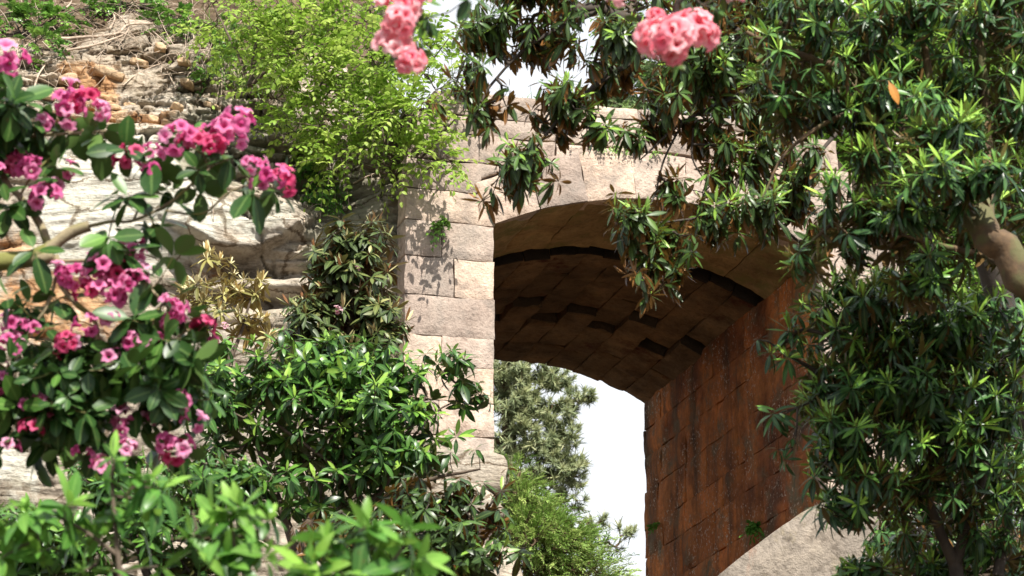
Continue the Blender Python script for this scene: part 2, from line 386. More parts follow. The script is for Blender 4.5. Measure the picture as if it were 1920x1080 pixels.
PROF = {
    'oval':  ([0, .10, .22, .45, .70, .88, 1.0], [.05, .08, .62, 1.0, .96, .62, .06]),
    'lance': ([0, .08, .25, .50, .75, .90, 1.0], [.07, .12, .70, 1.0, .78, .40, .04]),
    'blade': ([0, .3, .6, .85, 1.0], [.8, 1.0, .8, .45, .05]),
    'elm':   ([0, .12, .38, .7, 1.0], [.08, .55, 1.0, .75, .05]),
    'ivy':   ([0, .05, .3, .6, 1.0], [.3, .85, 1.0, .45, .05]),
}
def leaves(g, P, D, Nn, Ln, W, droop=.15, tint=.5, prof='lance', fold=.18):
    """one blade per row: base point, direction, upper-side normal, length, width"""
    P = np.asarray(P); k = len(P)
    if k == 0: return
    D = unit(D); S = unit(np.cross(D, Nn)); Nn = np.cross(S, D)
    ys, ws = PROF[prof]; ys = np.array(ys); ws = np.array(ws); m = len(ys)
    Ln = np.broadcast_to(Ln, (k,)); W = np.broadcast_to(W, (k,)); droop = np.broadcast_to(droop, (k,))
    y = Ln[:, None] * ys
    z = -droop[:, None] * Ln[:, None] * ys ** 2
    y = y * (1 - .25 * np.minimum(1, np.abs(droop))[:, None] * ys)
    x = .5 * W[:, None] * ws
    c = P[:, None] + y[..., None] * D[:, None] + z[..., None] * Nn[:, None]
    e = fold * x
    curl = rng.normal(0, .12, (k, 1)) * x
    Lf = c - x[..., None] * S[:, None] + (e + curl)[..., None] * Nn[:, None]
    Rt_ = c + x[..., None] * S[:, None] + (e - curl)[..., None] * Nn[:, None]
    V = np.stack([Lf, c, Rt_], 2)                     # k, m, 3, 3
    a = np.arange(m - 1)[:, None] * 3 + np.arange(2)[None]
    f = np.stack([a, a + 1, a + 4, a + 3], -1).reshape(-1, 4)
    f = f[None] + (np.arange(k) * m * 3)[:, None, None]
    t = np.broadcast_to(np.asarray(tint, float), (k,))
    g.add(V.reshape(-1, 3), f.reshape(-1, 4), np.repeat(t, m * 3), np.tile([0., 1., 0.], k * m))

def frame(A):
    A = unit(A); X = unit(np.cross(A, np.array([.17, .93, .31]))); return X, np.cross(A, X), A

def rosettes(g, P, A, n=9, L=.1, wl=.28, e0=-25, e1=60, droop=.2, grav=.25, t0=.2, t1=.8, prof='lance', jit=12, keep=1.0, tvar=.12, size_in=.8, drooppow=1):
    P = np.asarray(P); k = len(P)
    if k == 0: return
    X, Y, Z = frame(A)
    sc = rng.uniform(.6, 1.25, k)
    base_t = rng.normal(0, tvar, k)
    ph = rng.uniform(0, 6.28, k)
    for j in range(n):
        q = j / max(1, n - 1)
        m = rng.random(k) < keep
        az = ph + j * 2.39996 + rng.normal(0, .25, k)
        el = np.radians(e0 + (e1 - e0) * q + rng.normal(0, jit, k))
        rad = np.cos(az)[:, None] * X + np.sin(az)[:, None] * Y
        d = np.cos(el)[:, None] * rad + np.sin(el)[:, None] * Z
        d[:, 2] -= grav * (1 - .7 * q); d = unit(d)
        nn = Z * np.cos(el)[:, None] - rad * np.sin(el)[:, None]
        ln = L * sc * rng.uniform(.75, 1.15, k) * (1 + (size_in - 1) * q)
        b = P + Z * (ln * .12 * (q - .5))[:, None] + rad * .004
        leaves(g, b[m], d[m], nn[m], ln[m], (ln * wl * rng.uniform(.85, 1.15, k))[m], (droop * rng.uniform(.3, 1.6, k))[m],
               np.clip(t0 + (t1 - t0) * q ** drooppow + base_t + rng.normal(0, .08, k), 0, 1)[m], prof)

def sprays(g, gs, P, A, Lt=.3, n=8, L=.05, wl=.6, droop=.35, t0=.3, t1=.8, prof='elm', tw=.0018, hang=.3, pinn=62):
    """twigs with leaves in two ranks"""
    P = np.asarray(P); k = len(P)
    if k == 0: return
    A = unit(A); S = unit(np.cross(A, np.array([0, 0, 1.]) + rng.normal(0, .35, (k, 3)))); U = np.cross(S, A)
    Lk = Lt * rng.uniform(.6, 1.25, k); base = rng.normal((t0 + t1) / 2, (t1 - t0) / 3, k)
    pts = []
    for j in range(n + 1):
        q = j / n
        pts.append(P + A * (Lk * q)[:, None] + np.array([0, 0, -1.]) * (hang * Lk * q * q)[:, None])
    if gs is not None:
        h = max(1, n // 2)
        for a, b in ((0, h), (h, n)):
            segs(gs, pts[a], pts[b], np.full(k, tw * (1.4 if a == 0 else 1)), np.full(k, tw * .8), 3)
    for j in range(1, n + 1):
        q = j / n
        for s in ((-1, 1) if j < n else (0,)):
            a = np.radians(pinn + rng.normal(0, 10, k)) * s
            d = A * np.cos(a)[:, None] + S * np.sin(a)[:, None] + rng.normal(0, .12, (k, 3))
            d[:, 2] -= hang * q
            ln = L * rng.uniform(.65, 1.2, k) * (1.05 - .45 * abs(q - .45))
            leaves(g, pts[j], d, U + rng.normal(0, .22, (k, 3)), ln, ln * wl, droop * rng.uniform(.3, 1.5, k),
                   np.clip(base + rng.normal(0, .1, k), 0, 1), prof)

def blob_points(blobs, surf=.5, scale=1.0, clump=0.0):
    """blobs: (px, py, rx, ry, distance, half depth in metres, count) -> points and outward directions"""
    PP, OO = [], []
    for (px, py, rx, ry, d, dd, n) in blobs:
        n = int(n * scale)
        u = unit(rng.normal(size=(n, 3))); r = np.maximum(rng.random(n) ** (1 / 3), rng.random(n) ** surf * .0 + surf * rng.random(n) ** .3)
        u = u * r[:, None]
        if clump and n > 12:
            k = max(3, n // 11); cc = u[rng.integers(0, n, k)]; w_ = rng.random(k) ** 1.5 + .1
            m_ = rng.random(n) < clump
            u2 = cc[rng.choice(k, n, p=w_ / w_.sum())] + rng.normal(0, .17, (n, 3)); u = np.where(m_[:, None], u2, u)
        c = at(px, py, d)
        X = rx * d / F; Z = ry * d / F
        PP.append(c + u * np.array([X, dd, Z])); OO.append(unit(u / np.array([X, dd, Z]) * min(X, Z)))
    return np.concatenate(PP), np.concatenate(OO)

def skeleton(g, mains, tips, r_tip=.0025, r_pow=.42, rmain=True, sag=.08, nseg=2):
    """mains: list of (points, r0, r1); joins every tip to the nearest wood, twigs thicken where they carry more"""
    nodes, par, fixed = [], [], []
    for pts, r0, r1 in mains:
        S = smooth(pts, 6)
        if rmain:
            tube(g, S + (.5 * r0 * fbm(S * 14, 33, 3)[:, None] * np.array([1., .6, 1.]) if r0 < .2 else 0), np.linspace(r0, r1, len(S)), 10, .22)
        for p in S:
            nodes.append(p); par.append(-1)
    nodes = np.array(nodes); nm = len(nodes)
    dmin = np.array([np.min(np.linalg.norm(nodes - t, axis=1)) for t in tips])
    order = np.argsort(dmin)
    K = len(tips)
    buf = np.empty((nm + K * 2, 3)); buf[:nm] = nodes; n = nm
    parent = np.full(nm + K * 2, -1); cnt = np.zeros(nm + K * 2)
    isnode = np.zeros(nm + K * 2, bool); isnode[:nm] = True
    dirs = np.zeros((K, 3))
    for ti in order:
        t = tips[ti]
        d = np.linalg.norm(buf[:n] - t, axis=1); d[~isnode[:n]] = 1e9
        # prefer wood that is not above the tip's own direction: slight penalty for very near wood
        b = int(np.argmin(d))
        mid = buf[b] * .5 + t * .5 + rng.normal(0, .06, 3) * d[b] + np.array([0, 0, -sag]) * d[b]
        buf[n] = mid; parent[n] = b; isnode[n] = d[b] > .03; n += 1
        buf[n] = t; parent[n] = n - 1; n += 1
        dirs[ti] = t - mid
        c = n - 1
        while c >= 0:
            cnt[c] += 1; c = parent[c]
    i = np.arange(nm, n); p = parent[i]
    r = r_tip * np.maximum(cnt, 1) ** r_pow
    rb = r[i]; ra = np.where(p < nm, rb * 1.15, r[np.maximum(p, 0)])
    ra = np.minimum(ra, rb * 1.8)
    segs(g, buf[p], buf[i], ra, rb, 5)
    return unit(dirs + 1e-6)

def truss_mesh(seed, m, nf=7, R0=.050, fr=.031):
    """a rounded head of ruffled funnel flowers"""
    r = np.random.default_rng(seed); g = Geo()
    for i in range(nf):
        z = 1 - 1.25 * (i + .5) / nf; az = i * 2.39996 + r.normal(0, .3)
        ax = unit(np.array([math.sqrt(max(0, 1 - z * z)) * math.cos(az), math.sqrt(max(0, 1 - z * z)) * math.sin(az), z + .15]))
        X, Y, Z = frame(ax[None]); X, Y, Z = X[0], Y[0], Z[0]
        base = ax * R0 * r.uniform(.35, 1.15); s = fr * r.uniform(.85, 1.2)
        nr, na = 6, 25; t = np.linspace(0, 1, nr)[:, None]; a = np.linspace(0, 2 * np.pi, na, endpoint=False)[None]
        lob = np.abs(np.cos(2.5 * a)) ** .7
        ruf = np.sin(a * 9 + r.uniform(0, 6)) * .5 + np.sin(a * 15 + r.uniform(0, 6)) * .35
        rad = s * (.16 + .34 * t + .72 * t ** 3) * (1 - .42 * (1 - lob) * t ** 3)
        zz = s * (1.5 * t ** .8 - .5 * t ** 6 * (0.3 + lob)) + s * .13 * ruf * t ** 3
        rad = rad + s * .05 * ruf * t ** 2
        V = base + rad[..., None] * (np.cos(a)[..., None] * X + np.sin(a)[..., None] * Y) + zz[..., None] * Z
        ii = np.arange(nr - 1)[:, None] * na; j = np.arange(na)[None]; j2 = (j + 1) % na
        f = np.stack([ii + j, ii + j2, ii + na + j2, ii + na + j], -1).reshape(-1, 4)
        tt = np.clip(r.uniform(.0, .45) + .42 * (t - .4) + .10 * lob * t + .0 * a, 0, 1)
        g.add(V.reshape(-1, 3), f, tt.ravel())
    o = g.build('flower_cluster', m)
    me = o.data; bpy.data.objects.remove(o)
    return me
TRUSS = [truss_mesh(40 + i, M['petal_crimson' if i % 3 == 2 else 'petal'], 5 + i % 4) for i in range(9)]
SMALL = [truss_mesh(60 + i, M['petal'], 3 + i % 2, .03) for i in range(4)]
SALMON = [truss_mesh(80 + i, M['petal_salmon'], 12, .046) for i in range(3)]
PALE = [truss_mesh(90 + i, M['petal_pale'], 4, .03) for i in range(2)]

def put_flowers(root, spots, meshes, size=1.0, name='flower_cluster'):
    base = Vector(root.location)
    for k, (px, py, d, s) in enumerate(spots):
        o = bpy.data.objects.new(name, meshes[k % len(meshes)]); COL.objects.link(o); o.parent = root
        o.location = Vector(at(px, py, d)) - base
        ax = Vector((random.uniform(-.6, .6), random.uniform(-.9, -.1), random.uniform(.1, 1.0)))
        o.rotation_euler = (ax.to_track_quat('Z', 'Y') @ Matrix.Rotation(random.uniform(0, 6.28), 3, 'Z').to_quaternion()).to_euler()
        k_ = s * size * random.uniform(.9, 1.1); o.scale = (k_, k_, k_ * .92)

# ------------------------------------------------------------------ the archway
AZ = math.atan(-1560 * math.cos(PITCH) / F)
VD = np.array([math.sin(AZ), math.cos(AZ), 0])          # into the passage
UD = np.array([math.cos(AZ), -math.sin(AZ), 0])         # along the wall
P0 = at(928, 420, 22.0); ZS = P0[2]; P0 = np.array([P0[0], P0[1], 0])
_q = on_plane(1540, 512, P0, VD); WO = (_q - P0) @ UD    # opening width
_q = on_plane(1205, 752, P0 + UD * WO, UD); LP = (_q - P0) @ VD
RISE = .36
RAD = (WO * WO / 4 + RISE * RISE) / (2 * RISE); CZ = ZS - (RAD - RISE); PHI = math.asin(WO / 2 / RAD)
print('arch: width', WO, 'length', LP, 'spring', ZS, 'right spring', _q[2])
FALL = (ZS - _q[2]) / LP
ZC = ZS + RISE + .44                                    # joint above the crown
ZT = ZC + .42                                           # top of the wall
def Wd(u, v, z):
    u, v, z = np.broadcast_arrays(u, v, z)
    return P0 + u[..., None] * UD + v[..., None] * VD + z[..., None] * np.array([0, 0, 1.])

def block(g, fn, a0, a1, b0, b1, depth=.12, res=.04, gap=.004, rough=.008, bevel=.009, jut=.003, tint=None, seed=0, lowf=None, wob=.009):
    """one dressed stone: fn(a, b, h) maps the face to space, h is the height off the wall"""
    a0 += gap * rng.uniform(.3, 1.6); a1 -= gap * rng.uniform(.3, 1.6); b0 += gap * rng.uniform(.3, 1.6); b1 -= gap * rng.uniform(.3, 1.6)
    if a1 - a0 < .03 or b1 - b0 < .03: return
    na = max(3, int((a1 - a0) / res)); nb = max(3, int((b1 - b0) / res))
    A, B = np.meshgrid(np.linspace(0, 1, na + 1), np.linspace(0, 1, nb + 1), indexing='ij')
    # crowd the first rows to the edge so that the arris is crisp
    A = A + .0; a = a0 + (a1 - a0) * A; b = b0 + (b1 - b0) * B
    e = np.minimum(np.minimum(a - a0, a1 - a), np.minimum(b - b0, b1 - b))
    s = seed + rng.integers(0, 1000)
    q = np.stack([a * 5, b * 5, np.full_like(a, s * 1.7)], -1)
    h = rough * fbm(q, 3, 4) * 2 + jut * rng.uniform(-1, 1)
    h = h - bevel * np.exp(-(e / .014) ** 2) * (1 + 1.6 * fbm(q * 1.3, 9, 2)) - 1.6 * bevel * np.exp(-(e / .05) ** 2) * np.clip(fbm(q * .7, 19, 3) * 3 - .5, 0, 1)
    wa = wob * fbm(q * 1.1, 5, 3) * 2; wb = wob * fbm(q * 1.1, 6, 3) * 2
    a2, b2 = a + wa, b + wb
    if lowf is not None:
        lo = lowf(a2); b2 = lo + (b1 - lo) * B + wb
    V = fn(a2, b2, h); n1 = nb + 1
    i = np.arange(na)[:, None] * n1 + np.arange(nb)[None]
    f = np.stack([i, i + n1, i + n1 + 1, i + 1], -1).reshape(-1, 4)
    t = rng.uniform(0, 1) if tint is None else tint
    g.add(V.reshape(-1, 3), f, t)
    ring = [(0, k) for k in range(nb)] + [(k, nb) for k in range(na)] + [(na, nb - k) for k in range(nb)] + [(na - k, 0) for k in range(na)]
    ring = np.array(ring); top = V[ring[:, 0], ring[:, 1]]
    bot = fn(a2[ring[:, 0], ring[:, 1]], b2[ring[:, 0], ring[:, 1]], np.full(len(ring), -depth))
    k = len(ring); j = np.arange(k)
    g.add(np.concatenate([top, bot]), np.stack([j, (j + 1) % k, k + (j + 1) % k, k + j], -1), t)

arch = empty('stone_archway', P0 + np.array([0, 0, 0]), 'tall weathered sandstone archway spanning the gap beside the quarry cliff', 'archway')
face = lambda a, b, h: Wd(a, -h, b)

# left pier, courses matched to the joints seen on it
g = Geo()
PW = .80
def zpix(py, u=-.02):
    p = on_plane(928, py, P0, VD); return p[2]
js = [zpix(y) for y in (366, 424, 491, 563, 637, 692, 757, 822)]
js = [ZS + .60] + js
z = js[-1]
while z > .2:
    z -= rng.uniform(.29, .36); js.append(max(z, 0.05))
js[0] = js[1] + .34
for k in range(len(js) - 1):
    zt, zb = js[k], js[k + 1]
    cuts = [-PW, 0]
    if k in (2, 5, 7, 9, 11): cuts = [-PW, -PW * rng.uniform(.38, .62), 0]
    if k in (3, ): cuts = [-PW, -PW * .45, 0]
    for c0, c1 in zip(cuts[:-1], cuts[1:]):
        hi = zt
        if k == 0: continue
        block(g, face, c0, c1, zb, hi, depth=.3)
g.build('left_pier_masonry', M['ashlar'], arch).name = 'pier'
# right pier, mostly behind the shrub
g = Geo(); z = ZS + .1
while z > .3:
    zb = max(z - rng.uniform(.32, .42), .02)
    c = WO + rng.uniform(.3, .6)
    block(g, face, WO, c, zb, z, depth=.3); block(g, face, c, WO + .82 + rng.uniform(-.04, .04), zb, z, depth=.3)
    z = zb
g.build('pier', M['ashlar'], arch)

# ring of voussoirs on the face: joints fan out from the arch centre
RT_ = .43
g = Geo(); nv = 7
ths = np.linspace(-PHI, PHI, nv + 1)
def facering(a, b, h):
    return Wd(WO / 2 + b * np.sin(a / RAD), -h - .012, CZ + b * np.cos(a / RAD))
for k in range(nv):
    top = RAD + RT_ + (.0 if 2 < k < 6 else rng.uniform(-.04, .05))
    block(g, facering, ths[k] * RAD, ths[k + 1] * RAD, RAD, top, depth=.3, gap=.003, jut=.004)
g.build('voussoirs', M['ashlar'], arch).name = 'voussoir_ring'
# spandrels and parapet
g = Geo()
def ext(a):
    d = RAD + RT_ - .01
    return CZ + np.sqrt(np.maximum(d * d - (a - WO / 2) ** 2, 0)) - 5 * np.maximum(0, np.maximum(-.13 - a, a - WO - .13))
rows = [js[1], js[1] + .215, ZC]
# course above the left pier and over the haunch
def row(z0, z1, u0, u1, wmin, wmax, jut=.004):
    u = u0
    while u < u1 - .1:
        w = min(rng.uniform(wmin, wmax), u1 - u)
        if u1 - u - w < .2: w = u1 - u
        lo = max(z0, 0)
        aa = np.linspace(u + .01, u + w - .01, 12)
        if np.any(ext(aa) < z1 - .06) or True:
            f_ = (lambda a, z0=z0, z1=z1: np.clip(np.maximum(z0 + .008, ext(a)), None, z1 - .012))
            if np.min(f_(aa)) < z1 - .05:
                block(g, face, u, u + w, z0, z1, depth=.3, lowf=f_, jut=jut)
        u += w
zr = [js[1], (js[1] + ZC) / 2 + .01, ZC]
for k in range(2):
    row(zr[k], zr[k + 1], -PW + .02 * k, WO + (.72 if k == 0 else .34), .55, .95)
row(ZC, ZC + .17, -PW + .1, WO * .13, .5, .9)
row(ZC + .012, ZT - .13, WO * .13, WO + .2, .7, 1.2, .006)
row(ZC + .17, ZT - .04, -PW + .25, WO * .13, .6, .9, .008)
row(ZT - .13, ZT - .02, -.2, WO - .3, .6, 1.0, .01)
g.build('parapet', M['ashlar'], arch)

# soffit: front ring, open slot, then the stained vault in jagged strips
def soff(a, b, h):
    r = RAD - h; t = a / RAD
    return Wd(WO / 2 + r * np.sin(t), b, CZ + r * np.cos(t) - FALL * b)
RD = LP * .275
g = Geo()
for k, (t0, t1) in enumerate(zip(np.linspace(-PHI, PHI, 8)[:-1], np.linspace(-PHI, PHI, 8)[1:])):
    block(g, soff, t0 * RAD, t1 * RAD, .03, RD + rng.uniform(-.012, .012), depth=.34, gap=.003, jut=.003, bevel=.010, rough=.016, wob=.004)
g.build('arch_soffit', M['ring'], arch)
g = Geo()
SL = RD + .27
nv = 11; tv = np.linspace(-PHI * 1.04, PHI * 1.04, nv + 1)
for k in range(nv):
    t0, t1 = tv[k] * RAD, tv[k + 1] * RAD
    mid = SL + (LP - SL) * (.40 + .10 * (k % 2) + rng.uniform(-.04, .04))
    def vb(b0, b1, off, dp=.3):
        fn = lambda a, b, h: soff(a, b, h - off)
        block(g, fn, t0, t1, b0, b1, depth=dp, gap=.003, jut=.006, bevel=.012, rough=.014, wob=.003)
    hi = .085 + rng.uniform(-.02, .03)
    m1 = SL + (mid - SL) * rng.uniform(.35, .65)
    vb(SL + rng.uniform(-.02, .01), m1, .02); vb(m1, mid + .12, .02 + rng.uniform(0, .02))
    # open step with a darker facing, then the lower half of the vault
    m2 = mid + .12 + (LP - mid) * rng.uniform(.40, .60)
    vb(mid + .12 + hi, m2, -.035, .34); vb(m2, LP + rng.uniform(-.012, .012), -.035, .34)
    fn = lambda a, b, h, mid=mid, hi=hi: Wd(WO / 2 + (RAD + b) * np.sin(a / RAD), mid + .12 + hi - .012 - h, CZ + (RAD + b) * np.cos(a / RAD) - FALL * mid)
    g2 = Geo(); block(g2, fn, t0, t1, -.028, .30, depth=.05, gap=.004, jut=.004); g2.build('step_facing', M['core'], arch)
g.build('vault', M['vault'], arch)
g = Geo()   # near-black lining, paints the slot's deep shade as colour
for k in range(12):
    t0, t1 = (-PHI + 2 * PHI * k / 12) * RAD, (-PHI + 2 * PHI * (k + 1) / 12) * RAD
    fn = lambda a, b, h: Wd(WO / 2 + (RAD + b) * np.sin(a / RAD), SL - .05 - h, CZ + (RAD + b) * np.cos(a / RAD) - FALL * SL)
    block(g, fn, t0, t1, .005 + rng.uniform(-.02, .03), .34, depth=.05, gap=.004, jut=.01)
g.build('slot_shade_lining', M['slot_shade'], arch)

# inner side walls
def rwall(a, b, h): return Wd(WO - h, a, b - FALL * a)
def lwall(a, b, h): return Wd(h, a, b - FALL * a)
for fn, nm in ((rwall, 'passage_wall'), (lwall, 'passage_wall')):
    g = Geo(); z = ZS + .03; k = 0
    hs = [.36, .30, .36, .40, .30, .40, .34, .38]
    while z > .1:
        zb = max(z - (hs[k] if k < len(hs) else .45), .02)
        v = .10; first = True
        while v < LP - .02:
            w = rng.uniform(.55, 1.05)
            if LP - v - w < .3: w = LP - v + rng.uniform(-.05, .03)
            block(g, fn, v, v + w, zb, z, depth=.25, jut=.003, rough=.014, gap=.0025, wob=.004, bevel=.008)
            v += w
        z = zb; k += 1
    g.build(nm, M['redwall'], arch)

# rubble core behind the dressed stone
g = Geo()
uu = np.linspace(-PW + .05, WO + .75, 60)
def core_low(u):
    inside = (u > -.22) & (u < WO + .22)
    d = RAD + .30
    return np.where(inside, CZ + np.sqrt(np.maximum(d * d - (u - WO / 2) ** 2, 0)), .05)
zt = np.where(uu < WO + .2, ZT - .16, ZT - .16 - (uu - WO - .2) * 1.2)
lo = np.minimum(core_low(uu), zt - .02)
for v0 in (.16, LP - .1):
    V = np.concatenate([Wd(uu, v0, lo), Wd(uu, v0, zt)]); n = len(uu); j = np.arange(n - 1)
    g.add(V, np.stack([j, j + 1, n + j + 1, n + j], -1), .4)
for zz in (lo, zt):
    V = np.concatenate([Wd(uu, .16, zz), Wd(uu, LP - .1, zz)]); g.add(V, np.stack([j, j + 1, n + j + 1, n + j], -1), .4)
for u0 in (-.14, WO + .14):
    V = np.stack([Wd(u0, .16, .05), Wd(u0, LP - .1, .05), Wd(u0, LP - .1, ZS + .3), Wd(u0, .16, ZS + .3)]); g.add(V, [[0, 1, 2, 3]], .4)
for u0 in (uu[0], uu[-1]):
    V = np.stack([Wd(u0, .16, .05), Wd(u0, LP - .1, .05), Wd(u0, LP - .1, zt[0] if u0 < 0 else zt[-1]), Wd(u0, .16, zt[0] if u0 < 0 else zt[-1])]); g.add(V, [[0, 1, 2, 3]], .4)
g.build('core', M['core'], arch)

# ------------------------------------------------------------------ ground
g = Geo()
n = 160
xs = np.concatenate([-np.geomspace(1, 900, n // 2)[::-1], np.geomspace(1, 900, n // 2)])
X, Y = np.meshgrid(xs, xs + 10, indexing='ij')
Z = .12 * fbm(np.stack([X * .3, Y * .3, X * 0], -1), 2, 3) * np.minimum(1, 60 / np.maximum(np.hypot(X, Y), 1)) - .06
i = np.arange(n - 1)[:, None] * n + np.arange(n - 1)[None]
g.add(np.stack([X, Y, Z], -1).reshape(-1, 3), np.stack([i, i + n, i + n + 1, i + 1], -1).reshape(-1, 4), .5)
tag(g.build('ground', M['soil'], None, (0, 0, 0)), kind='structure')

# ------------------------------------------------------------------ quarry cliff
CA = Wd(np.array(-PW + .06), np.array(.06), np.array(0.0)).reshape(3)
CDIR = unit(np.array([-1.0, -.16, 0])); CN = np.array([CDIR[1], -CDIR[0], 0])
if CN[1] > 0: CN = -CN
ZL = at(300, 270, 21)[2]                    # ledge where the face leans back
ns, nz = 430, 520
S_ = np.linspace(0, 5.2, ns); Zg = np.concatenate([np.linspace(0, 5.3, 40)[:-1], np.linspace(5.3, 12.6, nz - 39)])
Sg, ZZ = np.meshgrid(S_, Zg, indexing='ij')
led = ZL - .05 * Sg + .25 * fbm(np.stack([Sg * .9, Sg * 0, Sg * 0], -1), 4, 3) - .35 * np.exp(-((Sg - .6) / .5) ** 2)
up = np.maximum(ZZ - led, 0)
back = .10 * (ZZ - 6) * (ZZ > 6) + .85 * up + .25 * np.minimum(up, .4)
base = CA + Sg[..., None] * CDIR + np.array([0, 0, 1.]) * ZZ[..., None] - CN * back[..., None]
px, py = proj(base.reshape(-1, 3)); px = px.reshape(Sg.shape); py = py.reshape(Sg.shape)
def bump_m(cx, cy, rx, ry, p=2): return np.exp(-(np.abs((px - cx) / rx) ** p + np.abs((py - cy) / ry) ** p))
def strata(th, tilt, lenf, amt, seed, edge=.10, warp=.35):
    """broken beds: every stone juts and leans by itself, joints come and go"""
    w = warp * fbm(np.stack([Sg * 1.1, ZZ * .5, Sg * 0 + seed], -1), seed, 3) + .09 * fbm(np.stack([Sg * 6, ZZ * 6, Sg * 0 + seed], -1), seed + 8, 3)
    t = (ZZ + Sg * tilt + w * .35) / th
    t = t + .5 * vnoise(np.stack([t * .6, Sg * .8, t * 0 + seed], -1), seed)
    kz = np.floor(t); fz = t - kz
    s = Sg / (th * lenf) + _hash(kz.astype(np.int64), np.int64(3), np.int64(5), seed) * 7 + .5 * fbm(np.stack([Sg * 3, ZZ * 3, Sg * 0], -1), seed + 3, 3)
    ks = np.floor(s); fs = s - ks
    I, J = kz.astype(np.int64), ks.astype(np.int64)
    hgt = _hash(I, J, np.int64(1), seed); t1 = _hash(I, J, np.int64(2), seed) - .5; t2 = _hash(I, J, np.int64(4), seed) - .5
    hb = _hash(I, np.int64(9), np.int64(1), seed)
    ez = np.minimum(fz, (1 - fz) * 1.0); es = np.minimum(fs, 1 - fs) * lenf
    crack = np.exp(-(np.minimum(ez, es) / edge) ** 2) * np.clip(.75 + 1.6 * vnoise(np.stack([Sg * 4, ZZ * 4, Sg * 0 + seed], -1), seed + 5), 0, 1.3)
    return amt * (hgt * .8 + hb * .8 + t1 * fz * .9 + t2 * fs * .9 - .8 * crack + .35 * (fz - .5)), hgt
s1, h1 = strata(.15, .16, 2.4, .17, 21); s1b, h1b = strata(.065, .22, 3.0, .06, 27); s1 = s1 + s1b; h1 = .6 * h1 + .4 * h1b       # rubble beds high up
s2, h2 = strata(.085, .02, 5.0, .07, 22)      # thin beds near the pier
s3, h3 = strata(.62, -.05, 3.4, .10, 23, .035, .8) # massive beds
upper = np.clip((330 - py - .0 * px) / 60, 0, 1); upper = np.maximum(upper, np.clip((np.where(px > 360, 1, 0)) * (395 - py) / 40, 0, 1))
thin = np.clip((px - 470) / 90, 0, 1) * np.clip((py - 300) / 60, 0, 1) * np.clip((760 - py) / 80, 0, 1)
soil = np.clip((95 + 60 * fbm(np.stack([Sg * 2, Sg * 0, Sg * 0], -1), 31, 3) - py + np.clip(px - 330, 0, 400) * .25) / 50, 0, 1)
smoothblk = np.clip(1.6 * bump_m(225, 400, 165, 125, 4), 0, 1)
mass = np.clip(1 - upper - thin, 0, 1)
disp = s1 * upper * (1 - soil) + s2 * thin + s3 * mass * (1 - smoothblk)
q3 = np.stack([Sg * 1.6, ZZ * 1.6, Sg * 0], -1)
disp = disp + .20 * fbm(q3 * .55, 51, 3) + .085 * fbm(q3 * 3, 52, 5) * (1 - .7 * smoothblk) + .05 * np.abs(fbm(np.stack([Sg * 1.5, ZZ * 9 + Sg, Sg * 0], -1), 59, 4)) * mass + .10 * soil * fbm(q3 * 3, 53, 4)
disp = disp + .18 * smoothblk + .02 * fbm(np.stack([Sg * 3 + ZZ * 2, ZZ * 16, Sg * 0], -1), 55, 3)
# the rounded slab with a hollow beneath it
slab = np.clip(1.7 * bump_m(452, 435, 122, 62, 4), 0, 1) * np.clip((487 - py) / 8 - .003 * (px - 440) ** 2 / 8, 0, 1)
disp = disp + .26 * slab * np.sqrt(np.clip(1 - np.abs((py - 470) / 120) ** 2, .05, 1))
disp = disp - .22 * bump_m(440, 506, 110, 20, 2) - .22 * bump_m(500, 562, 90, 14, 2) + .10 * bump_m(500, 535, 110, 18, 4)
disp = disp - .16 * bump_m(330, 250, 230, 10, 2)
base = base + CN * disp[..., None] + CDIR * (.05 * fbm(q3 * 4, 57, 2))[..., None]
tintc = np.clip(.5 + .45 * (h1 - .5) * upper * 2 + .4 * (h2 - .5) * thin + .5 * (h3 - .5) * mass, 0, 1)
ochre = .75 * bump_m(120, 590, 170, 95, 2) + .7 * bump_m(230, 240, 150, 34, 2) + .55 * bump_m(390, 520, 70, 60) + .5 * bump_m(30, 480, 90, 60) + .62 * bump_m(160, 160, 90, 50) + .5 * bump_m(150, 310, 40, 40)
pale = .85 * smoothblk + .8 * bump_m(480, 420, 90, 45) + .7 * bump_m(20, 900, 110, 110) + .3 * bump_m(300, 800, 300, 100)
grey = .85 * thin * bump_m(665, 420, 110, 130, 4) + .55 * bump_m(500, 600, 70, 40) + .62 * bump_m(430, 270, 130, 70) + .5 * bump_m(400, 300, 100, 80)
V = base.reshape(-1, 3); g = Geo()
i = np.arange(ns - 1)[:, None] * nz + np.arange(nz - 1)[None]
g.add(V, np.stack([i, i + 1, i + nz + 1, i + nz], -1).reshape(-1, 4), tintc.ravel())
CLIFF = V; CPX, CPY = proj(V)
o = g.build('quarry_cliff', M['cliff'], None, (CA[0], CA[1], 0), {'ochre': ochre.ravel(), 'pale': pale.ravel(), 'grey': grey.ravel(), 'soil': (soil * .95).ravel()})
tag(o, kind='structure')
def cliff_at(px, py, off=.03):
    k = int(np.argmin((CPX - px) ** 2 + (CPY - py) ** 2))
    return CLIFF[k] + CN * off

# solid bank behind the cliff face so the hill has a body
g = Geo()
edge = np.array([base[k, -1] for k in range(0, ns, 10)]); n = len(edge)
far = edge + np.array([0, 16, .8]); far[:, 0] = np.linspace(CA[0] - .4, CA[0] - 14, n)
midl = edge + np.array([0, 5, .5])
for A_, B_ in ((edge, midl), (midl, far)):
    j = np.arange(n - 1); g.add(np.concatenate([A_, B_]), np.stack([j, j + 1, n + j + 1, n + j], -1), .5)
tag(g.build('hill', M['soil'], None, (CA[0], CA[1], 0)), kind='structure')

